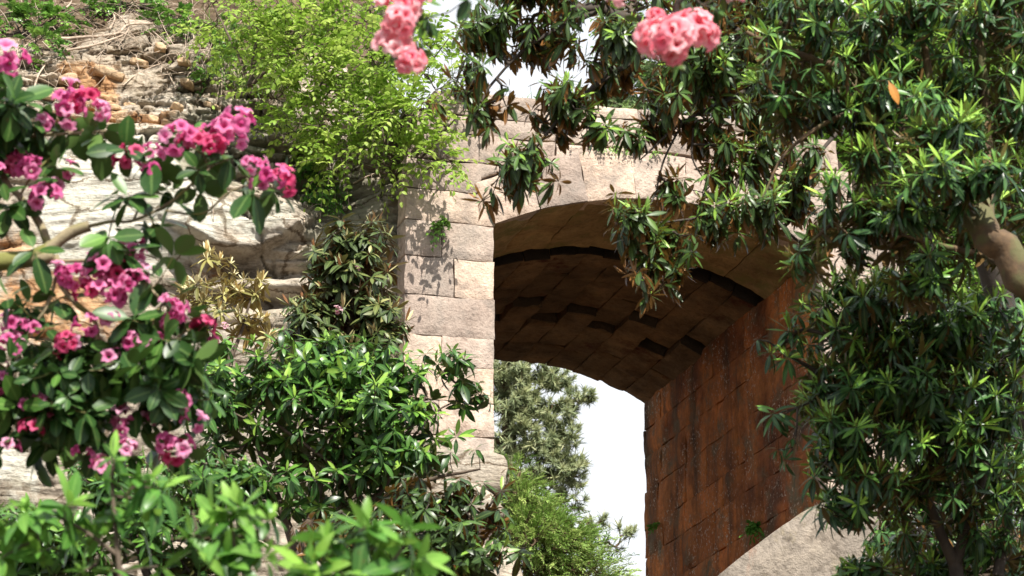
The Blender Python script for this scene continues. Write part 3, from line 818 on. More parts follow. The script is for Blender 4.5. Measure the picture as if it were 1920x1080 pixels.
# natural rock the left pier stands on
def rock(name, c, size, mat_, label, cat, group=None, seed=0, planes=9, rot=0.0, sub=4, rough=.05, tilt=0.0):
    r = np.random.default_rng(seed)
    bm = bmesh.new(); bmesh.ops.create_icosphere(bm, subdivisions=sub, radius=1)
    V = np.array([v.co[:] for v in bm.verts]); Fc = np.array([[v.index for v in f.verts] for f in bm.faces]); bm.free()
    nn = np.concatenate([np.eye(3), -np.eye(3), unit(r.normal(size=(planes, 3)))])
    dd = np.concatenate([r.uniform(.62, .8, 6), r.uniform(.68, .95, planes)])
    for n_, d_ in zip(nn, dd):
        over = V @ n_ - d_; V = V - np.maximum(over, 0)[:, None] * n_
    V = V * np.asarray(size) / .72
    V = V + unit(V) * (rough * min(size) * fbm(V / min(size) * 1.2 + seed, seed % 50, 4) * 2)[:, None]
    V[:, 2] += min(size) * rough * .5 * np.sin(V[:, 2] / min(size) * 7 + seed)
    Mx = np.array(Matrix.Rotation(rot, 3, 'Z') @ Matrix.Rotation(tilt, 3, 'Y'))
    g = Geo(); g.add(V @ Mx.T + c, Fc, .5 + .4 * r.uniform(-1, 1))
    o = g.build(name, mat_, None, c); tag(o, label, cat, group); return o
zr0 = at(890, 830, 21.8)[2]
for k, (u, zt_, hw, hh, dp, sd) in enumerate([(-.41, zr0 - .02, .50, .20, .26, 3), (-.36, zr0 - .32, .46, .17, .34, 4), (-.36, zr0 - .85, .56, .42, .40, 5), (-.4, zr0 - 1.9, .62, .75, .5, 6)]):
    c = Wd(np.array(u), np.array(.18), np.array(zt_ - hh)).reshape(3)
    rock('rock_outcrop', c, (hw, dp, hh), M['cliff'],
         ['flat layered sandstone ledge directly under the left pier of the archway', 'thin cream rock layer beneath the ledge under the pier', 'bright sunlit boulder of bedrock below the left pier', 'broad base rock at the foot of the left pier'][k], 'rock', None, sd, 6, AZ * -1, 4, .10)
# pale ramped block in the right of the passage
g = Geo()
prof = [at(1325, 1095, 20.0), at(1420, 1022, 20.0), at(1470, 985, 20.0), at(1512, 956, 20.0), at(1560, 938, 20.0), at(1680, 930, 20.0)]
tops = smooth(prof, 16); n = len(tops); rows_ = []
tops[:, 2] += .014 * fbm(tops * 5.1, 75, 4)
hts = np.linspace(0, 1, 26)
for t_ in hts:
    r_ = tops.copy(); r_[:, 2] = tops[:, 2] * (1 - t_) + 0 * t_
    dy = .03 * fbm(r_ * 2.2, 71, 4) * 2 + .10 * t_ - .06 * np.exp(-(1 - np.minimum(1, t_ * 0 + 1)))
    if t_ == 0: dy = dy + .05
    r_[:, 1] = r_[:, 1] - dy; rows_.append(r_)
back_ = tops.copy(); back_[:, 1] += .7; back_[:, 2] += .03
V = np.concatenate([back_[None], np.array(rows_)]); m_ = len(V)
V[:2] += .015 * fbm(V[:2] * 6, 73, 3)[..., None]
i = np.arange(m_ - 1)[:, None] * n + np.arange(n - 1)[None]
g.add(V.reshape(-1, 3), np.stack([i, i + n, i + n + 1, i + 1], -1).reshape(-1, 4), .55)
bk = V[0].copy(); bk[:, 2] = 0; jj = np.arange(n - 1)
g.add(np.concatenate([V[0], bk]), np.stack([jj, jj + 1, n + jj + 1, n + jj], -1), .5)
for e_ in (0, n - 1):
    g.add(np.stack([V[0, e_], V[1, e_], V[-1, e_], bk[e_]]), [[0, 1, 2, 3]], .5)
tag(g.build('stone_ramp_wall', M['buttress'], None, (prof[2][0], prof[2][1], 0)), 'pale rust streaked stone slab with sloping top in front of the red passage wall', 'wall')

# loose slabs on the broken ledge
sl = [(205, 142, .13, .045, 15, 'large tilted ochre slab jutting from the rubble at upper left'), (262, 120, .07, .035, 10, 'small dark rounded stone below the dry roots'), (128, 152, .09, .04, -8, 'flat stone left of the big tilted slab'), (300, 95, .06, .04, 5, 'dark block in the hollow beneath the roots'),
      (214, 207, .07, .028, 4, 'ochre wedge at the left end of the orange ledge'), (250, 204, .06, .03, 10, 'squarish orange block in the middle of the ledge'), (285, 228, .085, .03, 14, 'long orange slab at the right end of the ledge'), (232, 235, .06, .025, 4, 'thin rusty slab low on the orange ledge'),
      (352, 160, .06, .03, 20, 'grey chip of rock right of the big tilted slab'), (398, 205, .07, .028, 18, 'grey tilted stone near the hanging dry stem'), (330, 205, .055, .024, 22, 'small tilted flake above the right flower truss'), (160, 180, .07, .03, 6, 'weathered stone above the upper left flowers'),
      (345, 120, .05, .03, -6, 'rounded brown stone under the ivy edge'), (90, 185, .07, .035, 8, 'pale stone at the left edge above the flowers')]
for k, (x_, y_, w_, h_, tl, lb) in enumerate(sl):
    rock('rock_slab', cliff_at(x_, y_, .02), (w_, .10, h_), M['slab'], lb, 'rock', 'loose slabs on the broken ledge', 100 + k, 7, R(rng.uniform(-20, 20)), 3, .12, R(tl))

# ------------------------------------------------------------------ vegetation
def px_line(pts):
    return np.array([at(*p) for p in pts])

def bush(name, label, cat, base, mains, blobs, spots=(), fmat='rhodo_dark', wmat='bark', rk=None, group=None, up=.5, out=.5, surf=.55, twig=.0026, spot_jit=.02, extra=None, stem='trunk', shift=.35, foliage='foliage', rpow=.42, dens=1.0, clump=.55):
    """a shrub or tree: real wood joined to every shoot, shoots of leaves at the tips"""
    root = empty(name, base, label, cat, group)
    gl, gw = Geo(), Geo()
    tips, outs = [], []
    if len(blobs):
        p, o = blob_points(blobs, surf, dens, clump); tips.append(p); outs.append(o)
    if len(spots):
        p = np.array([at(*s[:3]) for s in spots]) + rng.normal(0, spot_jit, (len(spots), 3))
        tips.append(p); outs.append(unit(rng.normal(size=(len(spots), 3)) + np.array([0, -.6, .2])))
    tips = np.concatenate(tips); outs = np.concatenate(outs)
    d = skeleton(gw, mains, tips, r_tip=twig, r_pow=rpow)
    A = unit(d * shift + outs * out + np.array([0, 0, up]))
    for fn, kw in rk:
        fn2 = dict(kw); frac = fn2.pop('frac', 1.0)
        m = rng.random(len(tips)) < frac
        if fn is rosettes: rosettes(gl, tips[m], A[m], **fn2)
        else: sprays(gl, gw, tips[m], unit(A[m] + rng.normal(0, .35, A[m].shape)), **fn2)
    if extra: extra(gl, gw, tips, A)
    gw.build(stem, M[wmat], root)
    gl.build(foliage, M[fmat], root)
    return root

def base_of(px, py, d, dy=0):
    p = at(px, py, d); return np.array([p[0], p[1] + dy, 0])
def trunk_from(base, first, bend=.15):
    b = np.array(base); f = np.array(first)
    return [b + np.array([0, 0, -.1]), b * .7 + f * .3 + np.array([bend * .5, .05, .0]), b * .3 + f * .7 + np.array([bend, 0, 0]), f]

# --- trees beyond the wall --------------------------------------------------
def far_tree(name, label, px, d, trunk_top, blobs, fmat, n_leaf, L, wl, group=None, r0=.28, prof='elm', Lt=.7, wm='bark', ns=7, cat='tree', hang=.3, t0=.1, t1=.9):
    b = base_of(px, 540, d)
    top = at(*trunk_top)
    main = trunk_from(b, top, .4)
    mains = [(main, r0, r0 * .3)]
    for (x, y, rx, ry, dd_, h, n) in blobs:
        c = at(x, y, dd_); s0 = main[2] * .45 + main[3] * .55
        mains.append(([s0, s0 * .5 + c * .5 + np.array([0, 0, -.3]), c], r0 * .35, r0 * .08))
    return bush(name, label, cat, b, mains, blobs, rk=[(sprays, dict(Lt=Lt, n=ns, L=L, wl=wl, tw=.006, prof=prof, hang=hang, t0=t0, t1=t1))], fmat=fmat, wmat=wm, surf=.3, twig=.008, group=group, up=.25)

G_BACK = 'trees behind the archway wall'
far_tree('broadleaf_tree', 'bright green broadleaf tree behind the cliff top at upper left', 330, 33, (360, 60, 33), [(560, 10, 190, 90, 33, 1.2, 420), (300, -20, 200, 80, 33, 1.2, 300), (420, 60, 120, 60, 31, 1.0, 200)], 'wood_leaf', 0, .12, .6, G_BACK)
far_tree('broadleaf_tree', 'pale greyish tree seen between hanging leaves above the arch crown', 1420, 42, (1200, 250, 42), [(1040, 290, 130, 40, 42, 1.2, 260), (1230, 230, 110, 80, 42, 1.2, 320), (1330, 170, 100, 90, 42, 1.2, 300)], 'hazy_leaf', 0, .12, .6, G_BACK)
far_tree('broadleaf_tree', 'sunlit leafy tree filling the gap right of the broken wall end', 1560, 30, (1570, 360, 30), [(1530, 330, 80, 140, 30, 1.0, 700), (1600, 200, 140, 140, 31, 1.2, 700), (1660, 470, 140, 130, 30, 1.2, 600), (1480, 190, 70, 70, 31, .8, 200)], 'wood_leaf', 0, .10, .62, G_BACK)
far_tree('broadleaf_tree', 'bright green tree glimpsed through the gaps at the far upper right', 1850, 34, (1850, 300, 34), [(1820, 250, 150, 220, 34, 1.5, 800), (1780, 20, 200, 100, 34, 1.5, 450), (1880, 520, 120, 160, 34, 1.2, 420), (1920, 60, 100, 200, 33, 1, 300)], 'wood_leaf', 0, .11, .62, G_BACK)
far_tree('broadleaf_tree', 'distant tree behind the top middle branches', 1480, 40, (1410, 140, 40), [(1400, 40, 120, 90, 40, 1.4, 320), (1190, 20, 90, 50, 41, 1.2, 110)], 'wood_leaf', 0, .12, .6, G_BACK)

# --- through the arch ---------------------------------------------------------
b = base_of(935, 540, 50)
pm = trunk_from(b, at(945, 700, 50), .2); top_ = at(960, 690, 50)
mains = [(pm + [top_], .22, .02)]
pb = [(985, 700, 50, 36, 50, .6, 90), (1040, 712, 36, 22, 50, .5, 46), (1085, 742, 27, 13, 50, .4, 26), (965, 760, 55, 40, 50, .6, 100), (1035, 775, 50, 26, 50, .5, 64), (985, 830, 70, 34, 50, .7, 110), (1060, 815, 36, 28, 50, .5, 48), (1010, 880, 66, 36, 50, .7, 100), (1070, 880, 30, 36, 50, .5, 44), (930, 800, 70, 130, 50, .8, 130), (1075, 930, 30, 30, 50, .5, 30), (900, 690, 50, 40, 50, .6, 60), (1120, 985, 35, 22, 50, .5, 16), (1150, 1010, 40, 22, 50, .5, 18)]
for (x, y, rx, ry, d_, h, n) in pb:
    c = at(x - rx * .2, y + 6, d_); s0 = at(940, y + 26, 50); mains.append(([s0, s0 * .45 + c * .55 + np.array([0, 0, -.12]), c], .075, .02))
bush('pine_tree', 'tall grey green pine seen through the arch opening', 'tree', b, mains, pb, rk=[(rosettes, dict(n=30, L=.125, wl=.12, e0=-15, e1=85, droop=.1, grav=.05, t0=.1, t1=.75, prof='blade', jit=20, tvar=.2, size_in=1.0)), (rosettes, dict(n=10, L=.22, wl=.09, e0=0, e1=80, droop=.1, grav=.0, t0=.2, t1=.9, prof='blade', jit=20, tvar=.2))], fmat='pine', wmat='bark_trunk', surf=.35, twig=.006, up=.5, foliage='needles', dens=1.25, clump=.35)
b = base_of(1010, 540, 38)
ctop = at(975, 885, 38)
mains = [(trunk_from(b, ctop, .1), .25, .02)]
cb = [(965, 930, 26, 46, 38, .5, 110), (985, 955, 38, 40, 38, .6, 150), (1018, 995, 44, 40, 38, .6, 170), (1000, 1030, 80, 70, 38, .9, 420), (1066, 1040, 44, 46, 38, .7, 190), (1110, 1085, 46, 46, 38, .7, 160), (1060, 1110, 120, 70, 38, 1, 300)]
bush('cypress_tree', 'bright feathery green conifer low in the arch opening in front of the pine', 'tree', b, mains, cb, rk=[(sprays, dict(Lt=.46, n=11, L=.085, wl=.20, tw=.004, prof='lance', hang=.35, pinn=34, t0=.1, t1=.85, droop=.2))], fmat='cypress', wmat='bark_trunk', surf=.5, twig=.006, up=.6, out=.9, shift=.2, foliage='sprays')

# --- saplings, ivy, ferns and grass on the cliff and wall ---------------------
elm = lambda L=.064, **k: [(sprays, dict(dict(Lt=.32, n=5, L=L, wl=.6, tw=.0018, hang=.3, t0=.15, t1=.95, droop=.3), **k))]
s0 = cliff_at(742, 335, .02)
lines = [[(742, 330, 22), (690, 270, 22), (640, 190, 22), (590, 110, 22.1), (535, 20, 22.2), (500, -60, 22.3)], [(744, 330, 22), (735, 270, 22), (760, 200, 21.9), (785, 150, 21.9), (850, 60, 21.8)], [(748, 330, 22), (790, 295, 21.8), (830, 250, 21.7), (900, 170, 21.6)],
         [(742, 330, 22), (715, 240, 22), (700, 140, 22), (690, 40, 22)], [(740, 332, 22), (680, 310, 21.9), (620, 290, 21.9)], [(746, 330, 22), (800, 318, 21.8), (850, 290, 21.7)]]
mains = [(px_line(l), .016 if i else .020, .004) for i, l in enumerate(lines)]
bush('elm_sapling', 'bright green sapling fanning thin stems from the left corner of the arch wall', 'sapling', s0, mains,
     [(600, 100, 100, 100, 22, .5, 240), (690, 130, 90, 110, 22, .5, 280), (560, 220, 60, 60, 21.9, .3, 80), (640, 230, 80, 60, 21.9, .4, 150), (720, 230, 80, 60, 21.8, .4, 170), (800, 190, 50, 90, 21.7, .4, 100), (800, 290, 60, 24, 21.5, .25, 60), (650, 300, 60, 30, 21.8, .25, 70), (720, 300, 60, 30, 21.7, .25, 70), (830, 130, 40, 60, 21.7, .3, 50), (560, 30, 120, 60, 22.1, .6, 220), (720, 40, 90, 50, 22.2, .5, 150), (800, 90, 50, 60, 21.9, .4, 70)],
     rk=elm(), fmat='elm', wmat='bark', surf=.25, twig=.0018, up=.2, stem='stems', dens=.58, clump=.75)
s0 = cliff_at(470, 150, .02)
bush('elm_sapling', 'dense bright green sapling on the bank at top centre left', 'sapling', s0, [(px_line([(470, 160, 22.3), (480, 90, 22.4), (500, 0, 22.6), (520, -90, 22.8)]), .03, .006), (px_line([(470, 160, 22.3), (440, 90, 22.4), (400, 10, 22.6)]), .02, .005), (px_line([(472, 160, 22.3), (520, 110, 22.2), (560, 60, 22.2)]), .018, .004)],
     [(470, 20, 110, 60, 22.6, .5, 300), (560, 70, 80, 60, 22.3, .4, 180), (420, 60, 70, 40, 22.4, .4, 120), (520, 190, 60, 40, 22.0, .3, 70), (500, 120, 50, 40, 22.1, .3, 60)], rk=elm(.066), fmat='elm', wmat='bark', surf=.25, twig=.0018, up=.2, stem='stems', dens=.34, clump=.8)
def ivy(label, x, y, blobs, L=.05, fmat='ivy', n=5, name='ivy', Lt=.18):
    b_ = cliff_at(x, y, .01); ms = []
    bl = []
    for (px_, py_, rx, ry, k) in blobs:
        c = cliff_at(px_, py_, .08); d_ = c[1]
        bl.append((px_, py_, rx, ry, d_, .10, k)); ms.append(([b_, b_ * .5 + c * .5 + CN * .05, c], .008, .003))
    bush(name, label, 'ivy' if name == 'ivy' else 'plant', b_, ms, bl, rk=[(sprays, dict(Lt=Lt, n=n, L=L, wl=.95, tw=.0016, prof='ivy', hang=.5, t0=.1, t1=.9, droop=.2))], fmat=fmat, wmat='bark_dark', surf=.2, twig=.0016, up=-.1, out=.7, stem='stems')
ivy('bright ivy patch trailing down the bank at the far upper left corner', 40, 70, [(35, 60, 60, 50, 60), (70, 90, 45, 35, 34), (20, 30, 50, 30, 40), (105, 70, 18, 18, 8), (45, 130, 22, 40, 14), (150, 20, 40, 18, 26), (110, 40, 40, 20, 30), (60, 20, 60, 20, 40), (200, 5, 50, 16, 30)])
ivy('ivy hanging over the top edge of the cliff above the tangle of dry twigs', 230, 12, [(230, 12, 50, 20, 40), (280, 25, 40, 20, 36), (300, 60, 24, 20, 20)], .045)
ivy('ivy creeping over the bank edge above the broken beds', 340, 40, [(330, 40, 60, 24, 60), (370, 75, 60, 30, 60), (400, 110, 40, 26, 40), (250, 10, 60, 12, 30), (430, 60, 40, 40, 50), (390, 150, 26, 40, 20)], .045)
ivy('small leafy weeds growing down the broken beds beside the dry stem', 470, 190, [(470, 190, 36, 22, 24), (510, 245, 44, 30, 30), (545, 280, 40, 24, 24), (450, 175, 20, 16, 10), (590, 285, 40, 30, 30)], .05, 'elm', 5, 'leafy_weed', .22)

def tuft(name, label, cat, base, pts, n, L, W, fmat, lean=(0, -.35, .8), spread=.5, droop=.6, part='blades', group=None):
    root = empty(name, base, label, cat, group); g = Geo()
    P = np.concatenate([p + rng.normal(0, s, (n, 3)) * np.array([1, .5, .35]) for p, s in pts])
    k = len(P); D = unit(np.array(lean) + rng.normal(0, spread, (k, 3)))
    Nn = unit(np.array([0, -.3, 1.]) + rng.normal(0, .3, (k, 3)))
    leaves(g, P, D, Nn, L * rng.uniform(.5, 1.3, k), W, droop * rng.uniform(.2, 1.5, k), rng.random(k), 'blade')
    g.build(part, M[fmat], root); return root
tuft('grass_tuft', 'long dark grass hanging over the cliff edge below the bright sapling', 'grass', cliff_at(440, 110), [(cliff_at(x, y, .02), .09) for x, y in ((420, 90), (450, 120), (480, 110), (430, 150), (500, 130), (540, 110), (470, 160), (520, 160), (400, 60))], 34, .42, .010, 'grass', (0, -.5, .3), .45, .9)
tuft('grass_tuft', 'small grass tuft hanging beside the fern above the bronze shrub', 'grass', cliff_at(618, 375), [(cliff_at(x, y, .03), .04) for x, y in ((618, 360), (632, 380), (610, 395))], 22, .20, .008, 'fern', (0, -.4, .2), .35, 1.0)
tp = lambda u, dz=0: Wd(np.array(u), np.array(.45), np.array(ZT - .12 + dz)).reshape(3)
tuft('grass_tuft', 'pale grass fringe standing along the top of the arch wall', 'grass', tp(1.0), [(tp(u), .10) for u in np.linspace(.2, 2.6, 16)], 26, .34, .009, 'grass', (0, -.1, 1), .35, .5)
tuft('grass_tuft', 'green weeds on the broken left end of the wall top', 'grass', tp(-.4), [(tp(u, -.1), .10) for u in np.linspace(-.75, .1, 6)], 30, .26, .012, 'elm', (0, -.2, 1), .5, .6)
def fern(label, base, fr, L=.32, fmat='fern'):
    root = empty('fern', base, label, 'fern'); g, gs = Geo(), Geo()
    P = np.array([np.array(base) + CN * .02 + rng.normal(0, .02, 3) for _ in range(fr)])
    A = unit(np.array([0, -.55, .35]) + rng.normal(0, .55, (fr, 3)))
    sprays(g, gs, P, A, Lt=L, n=15, L=L * .24, wl=.24, tw=.002, prof='lance', hang=.75, pinn=70, droop=.1)
    gs.build('stalks', M['bark'], root); g.build('fronds', M[fmat], root); return root
fern('bright fern drooping from the ledge left of the thin grey beds', cliff_at(592, 335), 11, .40)
fern('smaller fern below the bright fern on the thin grey beds', cliff_at(590, 385), 8, .28)
pp = on_plane(822, 418, P0, VD); pp = np.array(pp) - VD * .02
root = empty('wall_weed', pp, 'small drooping weed rooted in a joint of the left pier', 'weed'); g, gs = Geo(), Geo()
k = 16; sprays(g, gs, pp + rng.normal(0, .03, (k, 3)) * np.array([1, .1, .6]), unit(np.array([0, -.5, -.1]) + rng.normal(0, .5, (k, 3))), Lt=.12, n=4, L=.045, wl=.8, prof='ivy', hang=.9)
gs.build('stalks', M['bark'], root); g.build('leaves', M['ivy'], root)
jz = ZC + .0
root = empty('wall_creeper', Wd(np.array(1.1), np.array(-.02), np.array(jz)).reshape(3), 'tiny green creeper growing along the joint above the arch crown', 'creeper'); g, gs = Geo(), Geo()
k = 60; uu_ = np.clip(rng.normal(1.2, .22, k), .7, 1.9); P = Wd(uu_, np.full(k, -.025), jz + rng.normal(0, .014, k))
sprays(g, g, P, unit(np.array([0, -.3, -.1]) + rng.normal(0, .6, (k, 3))), Lt=.05, n=3, L=.022, wl=.85, prof='ivy', hang=.6)
g.build('leaves', M['ivy'], root)
for (x_, y_, n_, L_, lb) in ((1236, 985, 7, .13, 'single green weed at the far edge of the red passage wall'), (1425, 990, 22, .15, 'tuft of green weeds on the red wall above the pale ramp slab')):
    p = on_plane(x_, y_, P0 + UD * (WO - .03), UD)
    root = empty('wall_weed', p, lb, 'weed'); g, gs = Geo(), Geo()
    sprays(g, g, p + np.zeros((n_, 3)), unit(np.array([-.8, -.3, .4]) + rng.normal(0, .45, (n_, 3))), Lt=L_, n=5, L=L_ * .45, wl=.35, prof='lance', hang=.6)
    g.build('leaves', M['fern'], root)

# dry roots and stems over the broken beds
rt = [([(95, 80), (150, 75), (215, 70), (240, 52), (285, 50)], .020, 'thick pale dry root running level across the top of the broken beds', 2), ([(120, 100), (190, 85), (240, 60), (205, 25), (120, 10)], .012, 'curved dry root looping up the soil bank', 2), ([(60, 190), (75, 140), (120, 95), (180, 78)], .011, 'dry root dropping down the left of the broken beds', 2),
      ([(125, 20), (135, 5), (140, -30)], .010, 'short pale stick poking from the soil at top left', 1), ([(205, 60), (215, 40), (205, 25), (190, 15)], .012, 'forked pale branch stub at the end of the thick root', 2), ([(230, 165), (260, 140), (310, 118), (345, 95)], .006, 'thin straight dry stalk leaning right over the beds', 1),
      ([(330, 170), (300, 120), (260, 100)], .006, 'thin dry root right of the dark hollow', 1), ([(395, 340), (398, 400), (400, 480)], .004, 'pale dry stem hanging down the cliff face', 1), ([(412, 230), (415, 150), (418, 90), (430, 40)], .007, 'upright grey stem in front of the dark grass', 1),
      ([(570, 420), (574, 370), (578, 330)], .005, 'thin dry stem beside the fern', 1), ([(380, 100), (410, 140), (405, 200)], .005, 'bent dry twig below the ivy edge', 1), ([(280, 60), (320, 95), (350, 130), (400, 165)], .007, 'slanting dry root under the ivy', 2), ([(660, 350), (700, 330), (740, 325)], .010, 'pale root crossing under the sapling base', 2)]
for pts, r_, lb, nb_ in rt:
    c = np.array([cliff_at(x, y, .06 + r_) for x, y in pts]); S = smooth(c, 5); S = S + .02 * fbm(S * 5, 81, 3)[:, None] * CN
    root = empty('dry_root', c[0], lb, 'root', 'dry roots and stems on the cliff'); g = Geo()
    tube(g, S, np.linspace(r_, r_ * .4, len(S)), 7, .2)
    for _ in range(nb_ * 3):
        a_ = S[rng.integers(1, len(S))]; e_ = a_ + CDIR * rng.normal(0, .16) + np.array([0, 0, rng.normal(0, .12)]) + CN * rng.uniform(0, .06)
        tube(g, smooth([a_, a_ * .5 + e_ * .5 + rng.normal(0, .02, 3), e_], 4), np.linspace(r_ * .35, .0012, 9), 5)
    g.build('stem', M['root'], root)

root = empty('twig_tangle', cliff_at(190, 45, .05), 'tangle of fine dry twigs and roots spilling over the bare soil bank', 'twigs'); g = Geo()
for _ in range(230):
    x, y = rng.uniform(20, 420), rng.uniform(-10, 150); a_ = cliff_at(x, y, .03); dx, dy = rng.normal(0, 60), rng.normal(0, 40)
    e_ = cliff_at(x + dx, y + dy, rng.uniform(.02, .14)); m_ = a_ * .5 + e_ * .5 + rng.normal(0, .06, 3) + CN * .05
    tube(g, smooth([a_, m_, e_], 5), np.linspace(rng.uniform(.002, .006), .001, 11), 4)
g.build('twigs', M['root'], root)
# --- shrubs in front of the cliff ----------------------------------------------
ros = lambda **k: (rosettes, k)
b = base_of(640, 1500, 17)
bush('bronze_rhododendron', 'bronze leaved rhododendron with upright shoots against the grey thin beds', 'shrub', b,
     [(trunk_from(b, at(640, 760, 17), .2), .05, .03), (px_line([(640, 760, 17), (650, 650, 17), (660, 560, 17), (655, 480, 17)]), .03, .008), (px_line([(640, 700, 17), (600, 620, 17), (570, 560, 17)]), .02, .006), (px_line([(645, 690, 17), (700, 620, 17), (720, 560, 17)]), .02, .006)],
     [(655, 470, 70, 50, 17, .3, 34), (690, 520, 70, 45, 17, .3, 44), (620, 545, 60, 55, 17, .3, 40), (690, 590, 70, 50, 17, .3, 50), (600, 600, 70, 50, 17, .3, 44), (640, 640, 110, 60, 17, .3, 60), (560, 640, 60, 50, 17, .3, 30), (730, 640, 50, 50, 17, .3, 26), (690, 455, 50, 40, 17, .2, 16), (600, 480, 40, 40, 17, .2, 12), (640, 440, 50, 30, 17, .2, 12)],
     rk=[ros(n=9, L=.145, wl=.27, e0=-30, e1=20, droop=.25, grav=.1, t0=.15, t1=.6), ros(n=4, L=.12, wl=.2, e0=45, e1=80, droop=.05, grav=0, t0=.8, t1=1.0, frac=.45)], fmat='rhodo_bronze', up=.9, stem='stems', dens=1.0)
PALE_ROOT = bpy.data.objects['bronze_rhododendron']
put_flowers(PALE_ROOT, [(668, 505, 16.8, .55), (632, 582, 16.8, .5)], PALE)
b = base_of(420, 1500, 18.5)
bush('golden_rhododendron', 'pale golden olive rhododendron tips below the rounded cliff slab', 'shrub', b,
     [(trunk_from(b, at(420, 720, 18.5), .2), .04, .02), (px_line([(420, 720, 18.5), (400, 640, 18.5), (410, 560, 18.5)]), .02, .006), (px_line([(420, 700, 18.5), (450, 630, 18.5), (470, 560, 18.5)]), .02, .006)],
     [(405, 515, 45, 40, 18.5, .2, 18), (460, 545, 45, 30, 18.5, .2, 16), (390, 580, 60, 40, 18.5, .25, 24), (370, 545, 40, 30, 18.5, .2, 10), (470, 610, 60, 30, 18.5, .2, 16)],
     rk=[ros(n=9, L=.125, wl=.24, e0=-20, e1=20, droop=.2, grav=.1, t0=.1, t1=.6), ros(n=5, L=.11, wl=.22, e0=50, e1=85, droop=.05, grav=0, t0=.8, t1=1.0)], fmat='rhodo_olive', up=1.0, stem='stems', dens=.7)
put_flowers(bpy.data.objects['golden_rhododendron'], [(420, 612, 18.2, .5)], PALE)
b = base_of(560, 1500, 15)
bush('green_rhododendron', 'broad mid green rhododendron filling the space below the bronze shrub', 'shrub', b,
     [(trunk_from(b, at(560, 1050, 15), .2), .07, .04), (px_line([(560, 1050, 15), (600, 900, 15), (640, 780, 15), (660, 690, 15)]), .035, .008), (px_line([(560, 1050, 15), (500, 880, 15), (450, 760, 15)]), .03, .008), (px_line([(700, 960, 15), (620, 870, 14.9), (540, 810, 14.8), (480, 770, 14.8)]), .014, .006), (px_line([(560, 1050, 15), (700, 940, 15), (760, 820, 15), (800, 740, 15)]), .03, .007), (px_line([(765, 830, 15), (820, 770, 15), (890, 740, 15)]), .010, .003), (px_line([(700, 940, 15), (800, 900, 15), (900, 880, 15)]), .02, .006)],
     [(450, 700, 90, 60, 15, .4, 80), (560, 680, 90, 60, 15, .4, 80), (660, 690, 100, 60, 15, .4, 95), (740, 700, 60, 60, 15, .35, 50), (420, 790, 80, 70, 15, .4, 56), (560, 790, 120, 90, 15, .5, 120), (690, 800, 90, 90, 15, .5, 100), (770, 790, 60, 60, 15, .4, 36), (600, 920, 160, 60, 15, .5, 90), (440, 900, 90, 70, 15, .5, 50), (850, 680, 40, 24, 15, .2, 9), (880, 740, 40, 40, 15, .2, 8), (790, 860, 70, 40, 15, .3, 30), (330, 900, 90, 60, 15, .3, 40), (700, 880, 90, 50, 15, .3, 40)],
     spots=[(860, 665, 15), (880, 680, 15), (850, 700, 15), (895, 745, 15), (880, 775, 15), (860, 815, 15), (885, 830, 15), (830, 690, 15), (800, 670, 15), (760, 660, 15)],
     rk=[ros(n=7, L=.125, wl=.30, e0=-40, e1=30, droop=.3, grav=.3, t0=.1, t1=.6, tvar=.18), ros(n=4, L=.11, wl=.27, e0=20, e1=60, droop=.15, grav=.1, t0=.6, t1=1.0, frac=.55)], fmat='rhodo_mid', wmat='bark', stem='stems', dens=.74, clump=.3)
b = base_of(860, 1500, 13.5)
bush('dark_rhododendron', 'dark small leaved rhododendron at the foot of the arch pier', 'shrub', b,
     [(trunk_from(b, at(820, 1090, 13.5), .1), .05, .03), (px_line([(820, 1090, 13.5), (800, 1000, 13.5), (780, 930, 13.5)]), .02, .006), (px_line([(820, 1080, 13.5), (880, 1000, 13.5), (930, 930, 13.5)]), .018, .004), (px_line([(820, 1090, 13.5), (900, 1050, 13.5), (990, 1025, 13.5)]), .014, .003), (px_line([(820, 1090, 13.5), (700, 1010, 13.5), (640, 960, 13.5)]), .02, .005)],
     [(770, 940, 70, 50, 13.5, .3, 46), (830, 1000, 80, 60, 13.5, .35, 66), (720, 1010, 90, 60, 13.5, .35, 60), (890, 1040, 60, 40, 13.5, .3, 34), (640, 1000, 90, 60, 13.5, .4, 40), (930, 960, 20, 30, 13.5, .15, 7), (860, 930, 40, 40, 13.5, .2, 16), (780, 1070, 140, 40, 13.5, .3, 60)],
     spots=[(945, 930, 13.5), (960, 990, 13.5), (985, 1030, 13.5), (940, 880, 13.5), (905, 900, 13.5)],
     rk=[ros(n=8, L=.11, wl=.30, e0=-45, e1=30, droop=.3, grav=.35, t0=.05, t1=.4), ros(n=3, L=.1, wl=.25, e0=20, e1=60, droop=.1, grav=.1, t0=.4, t1=.8, frac=.3)], fmat='rhodo_brown', wmat='bark_dark', stem='stems', dens=1.0, clump=.3)
b = base_of(330, 1500, 11.5)
